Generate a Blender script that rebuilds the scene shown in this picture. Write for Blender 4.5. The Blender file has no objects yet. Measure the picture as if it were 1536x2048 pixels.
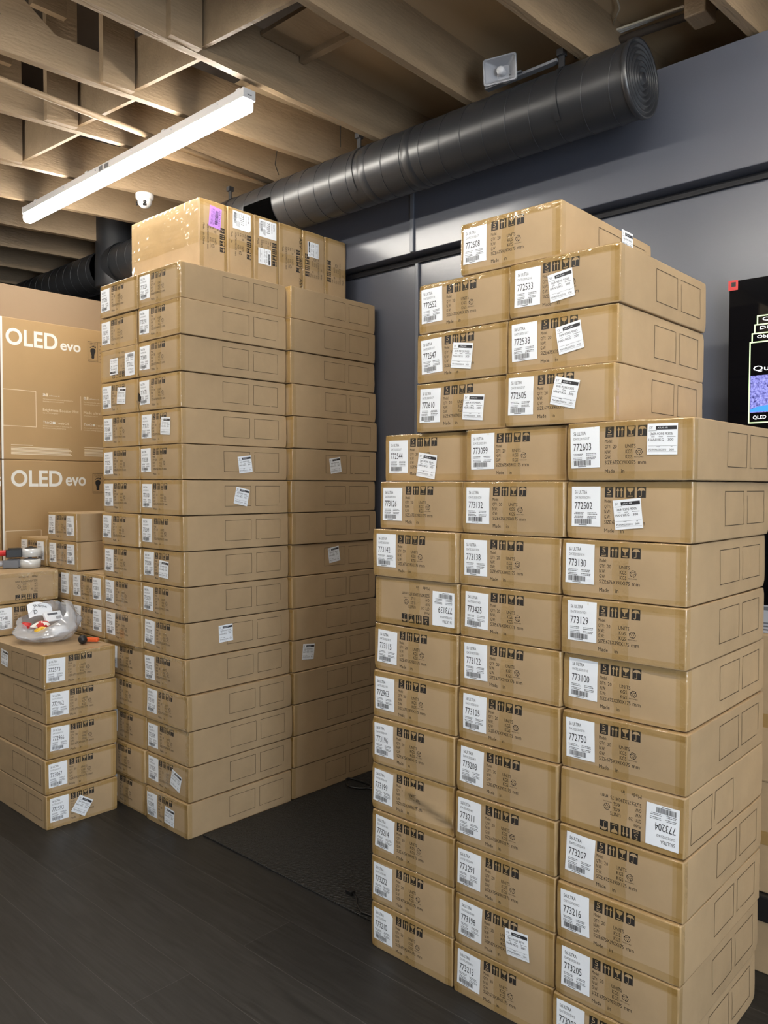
import bpy, bmesh, math, random
from mathutils import Vector, Matrix, noise
PI = math.pi
S = bpy.context.scene
C = S.collection
# ------------------------------------------------------------------ camera
cam = bpy.data.cameras.new('camera'); camo = bpy.data.objects.new('camera', cam); C.objects.link(camo)
R_, U_, F_, P_ = (Vector((0.736359, 0.676585, 0.002864)), Vector((-0.024455, 0.022384, 0.99945)),
                  Vector((-0.676149, 0.736025, -0.033029)), Vector((2.070668, -2.198988, 1.762851)))
M = Matrix((R_, U_, -F_)).transposed().to_4x4(); M.translation = P_
camo.matrix_world = M
cam.sensor_fit = 'VERTICAL'; cam.sensor_height = 36.0; cam.sensor_width = 27.0
cam.lens = 1595.09 / 2048 * 36; cam.clip_start = 0.05; cam.clip_end = 60
S.camera = camo
# ------------------------------------------------------------------ light, exposure
S.view_settings.view_transform = 'Standard'; S.view_settings.look = 'None'
S.view_settings.gamma = 1.0; S.view_settings.use_curve_mapping = False
S.view_settings.exposure = 1.03
LAMP = 30.0            # strength of the strip lights' diffusers
DAY = 300.0            # daylight entering by the shop window
W_ = bpy.data.worlds.new('world'); S.world = W_; W_.use_nodes = True
W_.node_tree.nodes['Background'].inputs[0].default_value = (0.75, 0.85, 1.0, 1)
W_.node_tree.nodes['Background'].inputs[1].default_value = 0.3
dl = bpy.data.lights.new('daylight', 'AREA'); dl.shape = 'RECTANGLE'; dl.size = 5.2; dl.size_y = 1.7
dl.energy = DAY; dl.color = (0.80, 0.90, 1.0)
dlo = bpy.data.objects.new('daylight', dl); C.objects.link(dlo)
dlo.location = (5.75, -2.9, 1.2); dlo.rotation_euler = (0, PI / 2, 0)     # shines along -X through the shop window
dlo.rotation_euler = Vector((-1, 0, 0)).to_track_quat('-Z', 'Z').to_euler()

# ------------------------------------------------------------------ materials
def mat(name, col, rough=0.6, metal=0.0, spec=0.5, var=0.0, nscale=20.0, bump=0.0, bscale=60.0, emit=None, estr=0.0,
        rnd=0.0, stretch=(1, 1, 1), col2=None, detail=4.0, coat=0.0):
    m = bpy.data.materials.new(name); m.use_nodes = True
    nt = m.node_tree; N = nt.nodes; L = nt.links
    b = N['Principled BSDF']
    b.inputs['Base Color'].default_value = (*col, 1); b.inputs['Roughness'].default_value = rough
    b.inputs['Metallic'].default_value = metal; b.inputs['Specular IOR Level'].default_value = spec
    b.inputs['Coat Weight'].default_value = coat
    if emit:
        b.inputs['Emission Color'].default_value = (*emit, 1); b.inputs['Emission Strength'].default_value = estr
    if var or bump or rnd:
        tc = N.new('ShaderNodeTexCoord'); mp = N.new('ShaderNodeMapping'); mp.inputs['Scale'].default_value = stretch
        L.new(tc.outputs['Object'], mp.inputs['Vector'])
    if var or rnd:
        nz = N.new('ShaderNodeTexNoise'); nz.inputs['Scale'].default_value = nscale; nz.inputs['Detail'].default_value = detail
        L.new(mp.outputs[0], nz.inputs['Vector'])
        mx = N.new('ShaderNodeMix'); mx.data_type = 'RGBA'
        c2 = col2 or tuple(c * (1 - 2 * var) for c in col)
        c1 = col if col2 else tuple(c * (1 + 0.6 * var) for c in col)
        mx.inputs[6].default_value = (*c1, 1); mx.inputs[7].default_value = (*c2, 1)
        L.new(nz.outputs['Fac'], mx.inputs[0])
        last = mx.outputs[2]
        if rnd:
            oi = N.new('ShaderNodeObjectInfo'); mr = N.new('ShaderNodeMapRange')
            mr.inputs[3].default_value = 1 - rnd; mr.inputs[4].default_value = 1 + rnd
            L.new(oi.outputs['Random'], mr.inputs[0])
            hs = N.new('ShaderNodeHueSaturation'); L.new(mr.outputs[0], hs.inputs['Value']); L.new(last, hs.inputs['Color'])
            last = hs.outputs[0]
        L.new(last, b.inputs['Base Color'])
    if bump:
        n2 = N.new('ShaderNodeTexNoise'); n2.inputs['Scale'].default_value = bscale; n2.inputs['Detail'].default_value = 3
        L.new(mp.outputs[0], n2.inputs['Vector'])
        bp = N.new('ShaderNodeBump'); bp.inputs['Strength'].default_value = bump; bp.inputs['Distance'].default_value = 0.01
        L.new(n2.outputs['Fac'], bp.inputs['Height']); L.new(bp.outputs[0], b.inputs['Normal'])
    return m

CARD = (0.455, 0.322, 0.184)
M_card = mat('cardboard', CARD, 0.62, spec=0.35, var=0.10, nscale=9, bump=0.10, bscale=26, rnd=0.05)
M_ink = mat('black_print', (0.022, 0.019, 0.017), 0.6)
M_line = mat('brown_line_print', (0.045, 0.028, 0.014), 0.7)
M_holeshade = mat('torn_hole_shade', (0.02, 0.014, 0.008), 0.9)  # flat dark colour painting the shade inside the torn carton end
M_paper = mat('white_label_paper', (0.85, 0.88, 0.92), 0.35, var=0.01, nscale=4)
M_lblink = mat('label_ink', (0.03, 0.03, 0.035), 0.5)
M_purple = mat('purple_label_paper', (0.50, 0.25, 0.72), 0.4)
M_tvcard = mat('television_carton_board', (0.45, 0.29, 0.135), 0.6, var=0.05, nscale=5, bump=0.05, bscale=30)
M_plaincard = mat('plain_carton_board', (0.36, 0.25, 0.155), 0.7, var=0.04, nscale=3)
M_wprint = mat('white_print', (0.80, 0.78, 0.72), 0.5)
M_fprint = mat('faint_white_print', (0.80, 0.68, 0.50), 0.5)
M_wood = mat('painted_wood', (0.295, 0.21, 0.127), 0.55, var=0.16, nscale=3, bump=0.35, bscale=14, stretch=(6, 1.2, 6))
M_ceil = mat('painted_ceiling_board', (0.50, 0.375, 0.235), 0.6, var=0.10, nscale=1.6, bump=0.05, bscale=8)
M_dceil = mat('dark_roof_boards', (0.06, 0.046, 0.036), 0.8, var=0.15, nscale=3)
M_wall = mat('dark_grey_blue_paint', (0.074, 0.081, 0.105), 0.30, spec=0.9, var=0.04, nscale=3, bump=0.04, bscale=40)
M_wtrim = mat('grey_blue_trim_paint', (0.12, 0.13, 0.155), 0.3)
M_dark = mat('near_black_paint', (0.012, 0.012, 0.015), 0.6)
M_far = mat('far_wall_paint', (0.42, 0.40, 0.38), 0.7)
M_duct = mat('black_duct_metal', (0.020, 0.0215, 0.025), 0.36, spec=0.6, var=0.12, nscale=4, bump=0.06, bscale=5)
M_black = mat('black_plastic', (0.012, 0.012, 0.013), 0.4)
M_mat = mat('black_rubber_mat', (0.016, 0.016, 0.016), 0.55)
M_white = mat('white_plastic', (0.75, 0.75, 0.76), 0.35)
M_steel = mat('white_enamelled_steel', (0.62, 0.62, 0.63), 0.4)
M_diff = mat('lamp_diffuser', (0.9, 0.9, 0.9), 0.5, emit=(1.0, 0.945, 0.85), estr=LAMP)
M_grey = mat('grey_plastic', (0.42, 0.43, 0.46), 0.4)
M_hgrey = mat('horn_grey_plastic', (0.27, 0.28, 0.31), 0.4)
M_dgrey = mat('dark_grey_plastic', (0.13, 0.135, 0.15), 0.45)
M_red = mat('red_plastic', (0.55, 0.03, 0.03), 0.35)
M_orange = mat('orange_plastic', (0.75, 0.12, 0.03), 0.35)
M_yellow = mat('yellow_wrapper', (0.85, 0.52, 0.04), 0.3)
M_cream = mat('cream_cable', (0.6, 0.55, 0.45), 0.5)
M_scr = mat('black_screen_glass', (0.003, 0.003, 0.004), 0.06, spec=0.5)
M_lgreen = mat('screen_green_lines', (0, 0, 0), 0.3, emit=(0.62, 0.85, 0.42), estr=1.0)
M_lwhite = mat('screen_white_text', (0, 0, 0), 0.3, emit=(0.9, 0.92, 0.9), estr=1.2)
M_lblue = mat('screen_blue_picture', (0, 0, 0), 0.3, emit=(0.11, 0.13, 0.75), estr=0.9)

M_lwave = mat('screen_blue_wave', (0, 0, 0), 0.3, emit=(0.05, 0.25, 0.95), estr=0.9)
def starry(m):
    N = m.node_tree.nodes; L = m.node_tree.links; b = N['Principled BSDF']; tc = N.new('ShaderNodeTexCoord')
    nz = N.new('ShaderNodeTexNoise'); nz.inputs['Scale'].default_value = 90; nz.inputs['Detail'].default_value = 6; nz.inputs['Roughness'].default_value = .75
    L.new(tc.outputs['Object'], nz.inputs['Vector']); cr = N.new('ShaderNodeValToRGB'); e = cr.color_ramp.elements
    e[0].position = .35; e[0].color = (0.012, 0.012, 0.10, 1); e[1].position = .72; e[1].color = (0.42, 0.42, 1.0, 1)
    L.new(nz.outputs['Fac'], cr.inputs[0]); L.new(cr.outputs[0], b.inputs['Emission Color'])
starry(M_lblue)

def floor_mat():
    m = bpy.data.materials.new('dark_wood_planks'); m.use_nodes = True
    nt = m.node_tree; N = nt.nodes; L = nt.links; b = N['Principled BSDF']
    tc = N.new('ShaderNodeTexCoord')
    mp = N.new('ShaderNodeMapping'); mp.inputs['Location'].default_value = (0.35, 0.117, 0)
    L.new(tc.outputs['Object'], mp.inputs[0])
    br = N.new('ShaderNodeTexBrick'); br.inputs['Scale'].default_value = 1.0
    br.inputs['Brick Width'].default_value = 2.9; br.inputs['Row Height'].default_value = 0.2365
    br.inputs['Mortar Size'].default_value = 0.0011; br.inputs['Mortar Smooth'].default_value = 0.0
    br.inputs['Color1'].default_value = (0.0155, 0.0150, 0.0148, 1); br.inputs['Color2'].default_value = (0.0235, 0.0227, 0.0220, 1)
    br.inputs['Mortar'].default_value = (0.060, 0.058, 0.056, 1); br.offset = 0.37
    L.new(mp.outputs[0], br.inputs['Vector'])
    m2 = N.new('ShaderNodeMapping'); m2.inputs['Scale'].default_value = (1.1, 14, 1); L.new(tc.outputs['Object'], m2.inputs[0])
    nz = N.new('ShaderNodeTexNoise'); nz.inputs['Scale'].default_value = 2.6; nz.inputs['Detail'].default_value = 8; nz.inputs['Distortion'].default_value = 1.6
    L.new(m2.outputs[0], nz.inputs['Vector'])
    rp = N.new('ShaderNodeMapRange'); rp.inputs[1].default_value = .3; rp.inputs[2].default_value = .7; rp.inputs[3].default_value = .62; rp.inputs[4].default_value = 1.3
    L.new(nz.outputs['Fac'], rp.inputs[0])
    mu = N.new('ShaderNodeMix'); mu.data_type = 'RGBA'; mu.blend_type = 'MULTIPLY'; mu.inputs[0].default_value = 1
    L.new(br.outputs['Color'], mu.inputs[6]); L.new(rp.outputs[0], mu.inputs[7]); L.new(mu.outputs[2], b.inputs['Base Color'])
    b.inputs['Roughness'].default_value = 0.5; b.inputs['Specular IOR Level'].default_value = 0.42
    bp = N.new('ShaderNodeBump'); bp.inputs['Strength'].default_value = 0.12; bp.inputs['Distance'].default_value = 0.004
    L.new(nz.outputs['Fac'], bp.inputs['Height']); L.new(bp.outputs[0], b.inputs['Normal'])
    return m
M_floor = floor_mat()

def mat_ripple():
    N = M_mat.node_tree.nodes; L = M_mat.node_tree.links; b = N['Principled BSDF']
    tc = N.new('ShaderNodeTexCoord'); mp = N.new('ShaderNodeMapping'); mp.inputs['Rotation'].default_value = (0, 0, 0.5); L.new(tc.outputs['Object'], mp.inputs[0])
    wv = N.new('ShaderNodeTexWave'); wv.inputs['Scale'].default_value = 26; wv.inputs['Distortion'].default_value = 5; wv.inputs['Detail Scale'].default_value = 2.2
    L.new(mp.outputs[0], wv.inputs['Vector'])
    bp = N.new('ShaderNodeBump'); bp.inputs['Strength'].default_value = 0.7; bp.inputs['Distance'].default_value = 0.004
    L.new(wv.outputs['Fac'], bp.inputs['Height']); L.new(bp.outputs[0], b.inputs['Normal'])
    mx = N.new('ShaderNodeMix'); mx.data_type = 'RGBA'; mx.inputs[6].default_value = (.005, .005, .005, 1); mx.inputs[7].default_value = (.018, .018, .017, 1)
    L.new(wv.outputs['Fac'], mx.inputs[0]); L.new(mx.outputs[2], b.inputs['Base Color'])
mat_ripple()

def clear_mat(name, tint, rough, ior=1.45, bump=0.6, bscale=45, extra=0.06, diff=0.0, dcol=(.8, .8, .8), stretch=(1, 1, 1)):
    """Thin clear plastic: lets light through with a tint, mirrors at glancing angles, wrinkled."""
    m = bpy.data.materials.new(name); m.use_nodes = True
    nt = m.node_tree; N = nt.nodes; L = nt.links; N.clear()
    out = N.new('ShaderNodeOutputMaterial'); tr = N.new('ShaderNodeBsdfTransparent'); tr.inputs[0].default_value = (*tint, 1)
    gl = N.new('ShaderNodeBsdfGlossy'); gl.inputs['Roughness'].default_value = rough; gl.inputs[0].default_value = (1, 1, 1, 1)
    fr = N.new('ShaderNodeFresnel'); fr.inputs[0].default_value = ior
    ad = N.new('ShaderNodeMath'); ad.operation = 'ADD'; ad.inputs[1].default_value = extra; L.new(fr.outputs[0], ad.inputs[0])
    ge = N.new('ShaderNodeNewGeometry'); bf = N.new('ShaderNodeMath'); bf.operation = 'SUBTRACT'; bf.inputs[0].default_value = 1; L.new(ge.outputs['Backfacing'], bf.inputs[1])
    ml = N.new('ShaderNodeMath'); ml.operation = 'MULTIPLY'; L.new(ad.outputs[0], ml.inputs[0]); L.new(bf.outputs[0], ml.inputs[1])
    tc = N.new('ShaderNodeTexCoord'); mp = N.new('ShaderNodeMapping'); mp.inputs['Scale'].default_value = stretch; L.new(tc.outputs['Object'], mp.inputs[0])
    nz = N.new('ShaderNodeTexNoise'); nz.inputs['Scale'].default_value = bscale; nz.inputs['Detail'].default_value = 3
    L.new(mp.outputs[0], nz.inputs['Vector'])
    bp = N.new('ShaderNodeBump'); bp.inputs['Strength'].default_value = bump; bp.inputs['Distance'].default_value = 0.006
    L.new(nz.outputs['Fac'], bp.inputs['Height']); L.new(bp.outputs[0], gl.inputs['Normal'])
    base = tr.outputs[0]
    if diff:
        df = N.new('ShaderNodeBsdfDiffuse'); df.inputs[0].default_value = (*dcol, 1)
        m0 = N.new('ShaderNodeMixShader'); m0.inputs[0].default_value = diff
        L.new(tr.outputs[0], m0.inputs[1]); L.new(df.outputs[0], m0.inputs[2]); base = m0.outputs[0]
    mx = N.new('ShaderNodeMixShader'); L.new(ml.outputs[0], mx.inputs[0]); L.new(base, mx.inputs[1]); L.new(gl.outputs[0], mx.inputs[2])
    L.new(mx.outputs[0], out.inputs[0])
    return m
M_tape = clear_mat('clear_brown_packing_tape', (0.965, 0.94, 0.855), 0.09, ior=1.6, bump=0.6, bscale=26, extra=0.0, stretch=(1, 1, 1))
M_bag = clear_mat('translucent_grey_plastic', (0.80, 0.82, 0.86), 0.15, bump=0.5, bscale=18, extra=0.05, diff=0.36, dcol=(0.80, 0.82, 0.86))
M_roll = clear_mat('clear_tape_roll', (0.85, 0.86, 0.86), 0.2, bump=0.1, bscale=30, extra=0.08, diff=0.75, dcol=(0.72, 0.73, 0.72))

# ------------------------------------------------------------------ mesh helpers
class MB:
    def __init__(s): s.v = []; s.f = []; s.m = []; s.sm = []
    def add(s, vs, fs, m=0, smooth=False):
        k = len(s.v); s.v += [tuple(p) for p in vs]
        for f in fs: s.f.append([i + k for i in f]); s.m.append(m); s.sm.append(smooth)
        return s
    def box(s, x0, x1, y0, y1, z0, z1, m=0, bev=0.0, T=None):
        if bev:
            bm = bmesh.new(); bmesh.ops.create_cube(bm, size=1)
            for v in bm.verts: v.co = Vector(((x0 + x1) / 2 + v.co.x * (x1 - x0), (y0 + y1) / 2 + v.co.y * (y1 - y0), (z0 + z1) / 2 + v.co.z * (z1 - z0)))
            bmesh.ops.bevel(bm, geom=bm.edges[:], offset=bev, segments=2, affect='EDGES', profile=0.5)
            bm.verts.index_update()
            vs = [v.co.copy() for v in bm.verts]; fs = [[v.index for v in f.verts] for f in bm.faces]; bm.free()
        else:
            vs = [Vector(p) for p in ((x0, y0, z0), (x1, y0, z0), (x1, y1, z0), (x0, y1, z0), (x0, y0, z1), (x1, y0, z1), (x1, y1, z1), (x0, y1, z1))]
            fs = [(0, 3, 2, 1), (4, 5, 6, 7), (0, 1, 5, 4), (1, 2, 6, 5), (2, 3, 7, 6), (3, 0, 4, 7)]
        if T: vs = [T @ v for v in vs]
        return s.add(vs, fs, m)
    def tube(s, pts, r, seg=8, m=0, caps=True, closed=False):
        pts = [Vector(p) for p in pts]; n = len(pts); vs = []; fs = []
        up = Vector((0, 0, 1))
        for i, p in enumerate(pts):
            t = (pts[(i + 1) % n] - pts[i - 1]) if closed else (pts[min(i + 1, n - 1)] - pts[max(i - 1, 0)])
            t.normalize(); a = t.cross(up)
            if a.length < 1e-4: a = t.cross(Vector((0, 1, 0)))
            a.normalize(); b = a.cross(t); rr = r[i] if isinstance(r, (list, tuple)) else r
            for k in range(seg): vs.append(p + (a * math.cos(2 * PI * k / seg) + b * math.sin(2 * PI * k / seg)) * rr)
        for i in range(n if closed else n - 1):
            j = (i + 1) % n
            for k in range(seg): fs.append((i * seg + k, i * seg + (k + 1) % seg, j * seg + (k + 1) % seg, j * seg + k))
        if caps and not closed: fs += [list(range(seg))[::-1], [(n - 1) * seg + k for k in range(seg)]]
        return s.add(vs, fs, m, True)
    def lathe(s, prof, seg=32, T=None, m=0, smooth=True):
        vs = []; fs = []; n = len(prof)
        for r, z in prof:
            for k in range(seg): vs.append(Vector((r * math.cos(2 * PI * k / seg), r * math.sin(2 * PI * k / seg), z)))
        for i in range(n - 1):
            for k in range(seg): fs.append((i * seg + k, i * seg + (k + 1) % seg, (i + 1) * seg + (k + 1) % seg, (i + 1) * seg + k))
        if T: vs = [T @ v for v in vs]
        return s.add(vs, fs, m, smooth)
    def poly(s, uv, fn, m=0):
        return s.add([fn(*p) for p in uv], [list(range(len(uv)))], m)
    def rect(s, u0, u1, v0, v1, fn, m=0, nu=1, nv=1):
        vs = [fn(u0 + (u1 - u0) * i / nu, v0 + (v1 - v0) * j / nv) for j in range(nv + 1) for i in range(nu + 1)]
        fs = [(j * (nu + 1) + i, j * (nu + 1) + i + 1, (j + 1) * (nu + 1) + i + 1, (j + 1) * (nu + 1) + i) for j in range(nv) for i in range(nu)]
        return s.add(vs, fs, m)
    def frame(s, u0, u1, v0, v1, t, fn, m=0):
        s.rect(u0, u1, v0, v0 + t, fn, m, 14); s.rect(u0, u1, v1 - t, v1, fn, m, 14)
        s.rect(u0, u0 + t, v0 + t, v1 - t, fn, m, 1, 10); return s.rect(u1 - t, u1, v0 + t, v1 - t, fn, m, 1, 10)
    def text(s, t, u0, u1, v0, v1, fn, m=0):
        P, Fs = glyphs(t)
        return s.add([fn(u0 + a * (u1 - u0), v0 + b * (v1 - v0)) for a, b in P], Fs, m)
    def mesh(s, name, mats):
        me = bpy.data.meshes.new(name); me.from_pydata(s.v, [], s.f); me.update()
        for q in mats: me.materials.append(q)
        for p, mi, sm in zip(me.polygons, s.m, s.sm): p.material_index = mi; p.use_smooth = sm
        return me
    def build(s, name, mats, parent=None):
        return link(name, s.mesh(name, mats if isinstance(mats, (list, tuple)) else [mats]), parent)

def link(name, me, parent=None):
    o = bpy.data.objects.new(name, me); C.objects.link(o)
    if parent: o.parent = parent
    return o
_tc = {}
def glyphs(t):
    if t not in _tc:
        cu = bpy.data.curves.new('lettering', 'FONT'); cu.body = t; cu.resolution_u = 8 if t in ('OLED', 'evo', 'G') else 2; cu.size = 1; cu.offset = 0.022 if t in ('OLED', 'evo', 'G') else 0.0
        o = bpy.data.objects.new('lettering', cu); me = bpy.data.meshes.new_from_object(o)
        xs = [v.co.x for v in me.vertices]; ys = [v.co.y for v in me.vertices]
        w = max(xs) - min(xs); h = max(ys) - min(ys)
        _tc[t] = ([((v.co.x - min(xs)) / w, (v.co.y - min(ys)) / h) for v in me.vertices], [list(p.vertices) for p in me.polygons])
        bpy.data.objects.remove(o); bpy.data.meshes.remove(me); bpy.data.curves.remove(cu)
    return _tc[t]
def tag(o, label, cat, group=None):
    o['label'] = label; o['category'] = cat
    if group: o['group'] = group
    return o
def thing(name, label, cat, loc=(0, 0, 0), rot=(0, 0, 0), group=None):
    o = bpy.data.objects.new(name, None); o.empty_display_size = 0.05; C.objects.link(o)
    o.location = loc; o.rotation_euler = rot
    return tag(o, label, cat, group)
def struct(name, mb, m):
    o = mb.build(name, m); o['kind'] = 'structure'; return o
def rot2(u, v, cu, cv, a):
    c, s_ = math.cos(a), math.sin(a); return cu + c * u - s_ * v, cv + s_ * u + c * v

# ------------------------------------------------------------------ the room
ZJ = 3.645
X0, X1, Y0, Y1 = -7.5, 5.6, -6.0, 2.3
struct('floor', MB().box(X0, X1, Y0, Y1, -0.1, 0.0), M_floor)
struct('wall_back', MB().box(X0, X1, 1.42, 1.55, 0.0, 3.095), M_wall)
ub = MB().box(X0, X1, 1.315, 1.55, 3.099, 3.636, bev=0.004)
struct('wall_back_upper', ub, M_wall)
struct('trim_1', MB().box(-0.952, -0.925, 1.301, 1.3145, 3.10, 3.632, bev=0.004), M_wtrim)
struct('trim_2', MB().box(-0.998, -0.972, 1.402, 1.4195, 0.0, 3.09, bev=0.004), M_wtrim)
struct('overhang_shade', MB().box(X0, X1, 1.3995, 1.4195, 3.066, 3.0945), M_dark)  # added near-black strip painting the shade under the upper wall's overhang
struct('wall_left', MB().box(X0 - .1, X0, Y0, Y1, 0, 4.7), M_far)
struct('wall_front', MB().box(X0, X1, Y0 - .1, Y0, 0, 4.7), M_far)
struct('wall_beyond', MB().box(X0, X1, Y1, Y1 + .1, 0, 4.7), M_ceil)
wr = MB().box(X1, X1 + .1, Y0, -5.6, 0, 4.7).box(X1, X1 + .1, -0.2, Y1, 0, 4.7).box(X1, X1 + .1, -5.6, -0.2, 0, 0.3).box(X1, X1 + .1, -5.6, -0.2, 2.7, 4.7)
struct('wall_right', wr, M_far)
wf = MB()
for y in (-5.6, -3.83, -2.07, -0.26): wf.box(X1 + .02, X1 + .08, y, y + .06, 0.3, 2.7)
wf.box(X1 + .02, X1 + .08, -5.6, -.2, .3, .36).box(X1 + .02, X1 + .08, -5.6, -.2, 2.64, 2.7)
struct('window_1', wf, M_dark)
struct('ceiling', MB().box(X0, X1, 0.5, Y1, 3.90, 3.95).box(-0.34, X1, Y0, 0.5, 3.90, 3.95), M_ceil)
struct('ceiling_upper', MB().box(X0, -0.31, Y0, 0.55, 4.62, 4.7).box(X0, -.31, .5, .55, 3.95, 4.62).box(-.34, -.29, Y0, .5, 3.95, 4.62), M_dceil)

def beam(xa, ya, xb, yb, z0=ZJ, z1=3.90, w=0.042, name='ceiling_beam', chord=False):
    """a joist whose near lower corner runs through (xa,ya) and (xb,yb), carried on to both ends of the room"""
    sl = (xb - xa) / (yb - ya); X = lambda y: xa + sl * (y - ya)
    ys = sorted([Y0 + (1.30 - Y0) * i / 24 for i in range(25)] + [Y1, -.16, -.14])
    mb = MB(); rnd = random.Random(xa)
    vs = []
    for y in ys:
        zt = z0 + .15 if chord and y < -.15 else z1
        x = X(max(y, -3)); j = rnd.uniform(-.003, .003); k = rnd.uniform(0, .004)
        vs += [(x, y, z0 + k), (x + w + j, y, z0 + k), (x + w, y, zt), (x, y, zt)]
    fs = []
    for i in range(len(ys) - 1):
        for q in range(4): fs.append((i * 4 + q, i * 4 + (q + 1) % 4, (i + 1) * 4 + (q + 1) % 4, (i + 1) * 4 + q))
    fs += [(0, 1, 2, 3), tuple(len(vs) - 4 + q for q in (3, 2, 1, 0))]
    mb.add(vs, fs); struct(name, mb, M_wood); return X
JA = beam(-0.335, 0.2, -0.345, 0.76)
J1 = beam(-0.975, -0.82, -0.972, 0.786)
J2 = beam(-1.585, -0.834, -1.455, 0.815, chord=True)
J3 = beam(-2.17, -0.62, -1.965, 0.815, chord=True)
J4 = beam(-2.83, -0.38, -2.585, 0.906, chord=True)
JB = beam(0.238, 0.2, 0.264, 0.756)
JC = beam(0.84, 0.7, 0.866, 1.07)
JD = beam(1.45, 0.0, 1.45, 1.0); JE = beam(2.06, 0, 2.06, 1)
J5 = beam(-3.42, -0.3, -3.19, 0.95, chord=True); J6 = beam(-3.99, 0, -3.80, 1, chord=True); J7 = beam(-4.58, 0, -4.40, 1); J8 = beam(-5.2, 0, -5.05, 1); J9 = beam(-5.8, 0, -5.65, 1)
Js = [J4, J3, J2, J1, JA]
for i in range(4):                       # solid blocking between neighbouring joists, and the hanger boards nailed beside it
    a, b = Js[i], Js[i + 1]
    yb = -0.13
    bl = MB(); z0 = ZJ + .03
    p = [(a(yb) + .043, yb), (b(yb + .05) - .002, yb + .05)]
    vs = [(p[0][0], p[0][1], z0), (p[1][0], p[1][1], z0), (p[1][0], p[1][1] + .02, z0), (p[0][0], p[0][1] + .02, z0)]
    vs += [(x, y, z0 + .24) for x, y, z in vs]
    bl.add(vs, [(0, 3, 2, 1), (4, 5, 6, 7), (0, 1, 5, 4), (1, 2, 6, 5), (2, 3, 7, 6), (3, 0, 4, 7)])
    struct('blocking_beam', bl, M_wood)
for X in (J1, J2, J3, J4, J5):
    hb = MB(); y0 = -0.30
    hb.add([(X(y0) + .044, y0, ZJ + .004), (X(y0) + .082, y0, ZJ + .004), (X(y0 + .155) + .082, y0 + .155, ZJ + .004), (X(y0 + .155) + .044, y0 + .155, ZJ + .004),
            (X(y0) + .044, y0, 4.6), (X(y0) + .082, y0, 4.6), (X(y0 + .155) + .082, y0 + .155, 4.6), (X(y0 + .155) + .044, y0 + .155, 4.6)],
           [(0, 3, 2, 1), (4, 5, 6, 7), (0, 1, 5, 4), (1, 2, 6, 5), (2, 3, 7, 6), (3, 0, 4, 7)])
    struct('hanger_beam', hb, M_wood)
    db = MB(); ya, yb_ = -0.48, -1.56    # sloping web board further along the same joist
    vs = []
    for (y, z) in ((ya, 3.785), (ya - .23, 3.785), (yb_ - .23, 4.6), (yb_, 4.6)):
        vs += [(X(y) + .004, y, z), (X(y) + .038, y, z)]
    db.add(vs, [(0, 2, 4, 6), (1, 7, 5, 3), (0, 1, 3, 2), (2, 3, 5, 4), (4, 5, 7, 6), (6, 7, 1, 0)])
    struct('brace_beam', db, M_wood)
    h2 = MB(); y0 = -0.60
    h2.box(X(y0) + .004, X(y0) + .04, y0, y0 + .16, 3.90, 4.6); struct('hanger_beam', h2, M_wood)
for a, b in ((J4, J3), (J3, J2), (J2, J1)):      # upper stringers seen in the openings
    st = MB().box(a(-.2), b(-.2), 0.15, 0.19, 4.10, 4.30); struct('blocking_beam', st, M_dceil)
struct('ledger_beam', MB().box(J1(.4) + .05, JA(.4), 0.44, 0.475, 3.83, 3.87).box(J1(.4) + .05, JA(.4) - .002, 0.2, 0.44, 3.86, 3.88), M_wood)

# ------------------------------------------------------------------ strip lights
def strip_light(x0, x1, y, label):
    L = x1 - x0
    t = thing('strip_light', label, 'light', ((x0 + x1) / 2, y, ZJ - .024), group='strip lights under the joists')
    h = MB().box(-L / 2, L / 2, -.034, .034, -.045, -.002, bev=.003)
    for q in (-.44, -.15, .2, .47): h.box(L * q - .015, L * q + .015, -.012, .012, -.003, .022)
    h.build('housing', M_steel, t)
    d = MB(); seg = 8; vs = []; fs = []
    prof = [(-.032, -.046), (-.033, -.075), (-.029, -.092), (-.016, -.101), (.016, -.101), (.029, -.092), (.033, -.075), (.032, -.046)]
    for x in (-L / 2 + .012, L / 2 - .012): vs += [(x, a, b) for a, b in prof]
    for k in range(7): fs.append((k, k + 1, 8 + k + 1, 8 + k))
    fs += [list(range(8))[::-1], list(range(8, 16))]
    d.add(vs, fs, 0, False); d.build('diffuser', M_diff, t)
    for sx in (-1, 1):
        c = MB().box(min(sx * (L / 2 - .011), sx * (L / 2 + .003)), max(sx * (L / 2 - .011), sx * (L / 2 + .003)), -.036, .036, -.047, -.001, bev=.002)
        c.box(min(sx * (L / 2 + .0025), sx * (L / 2 + .0045)), max(sx * (L / 2 + .0025), sx * (L / 2 + .0045)), -.012, .012, -.030, -.026, 1)
        c.build('end_cap', [M_steel, M_dgrey], t)
    sc = MB()
    for k in range(6):
        x = -L / 2 + L * (k + .5) / 6
        sc.lathe([(0, .0), (.004, .0), (.004, .004)], 8, Matrix.Translation((x, -.0345, -.02)) @ Matrix.Rotation(PI / 2, 4, 'X'))
    sc.build('screw', M_grey, t)
    pl = MB().box(-.16, -.12, -.0352, -.0342, -.038, -.010).box(-.10, -.05, -.0352, -.0342, -.036, -.012)
    pl.build('rating_plate', M_dgrey, t)
    return t
strip_light(-3.375, -0.975, 0.172, 'lit white tube-shaped strip light under the joists above the tall stack')
strip_light(-3.3, -0.9, -1.5, 'white strip light under the joists above the open floor')
strip_light(-0.3, 2.1, -1.5, 'white strip light under the joists above the viewer')
strip_light(1.1, 3.5, 0.172, 'white strip light under the joists beyond the stepped pile')
strip_light(2.3, 4.7, -2.9, 'white strip light under the joists by the shop window')

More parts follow.
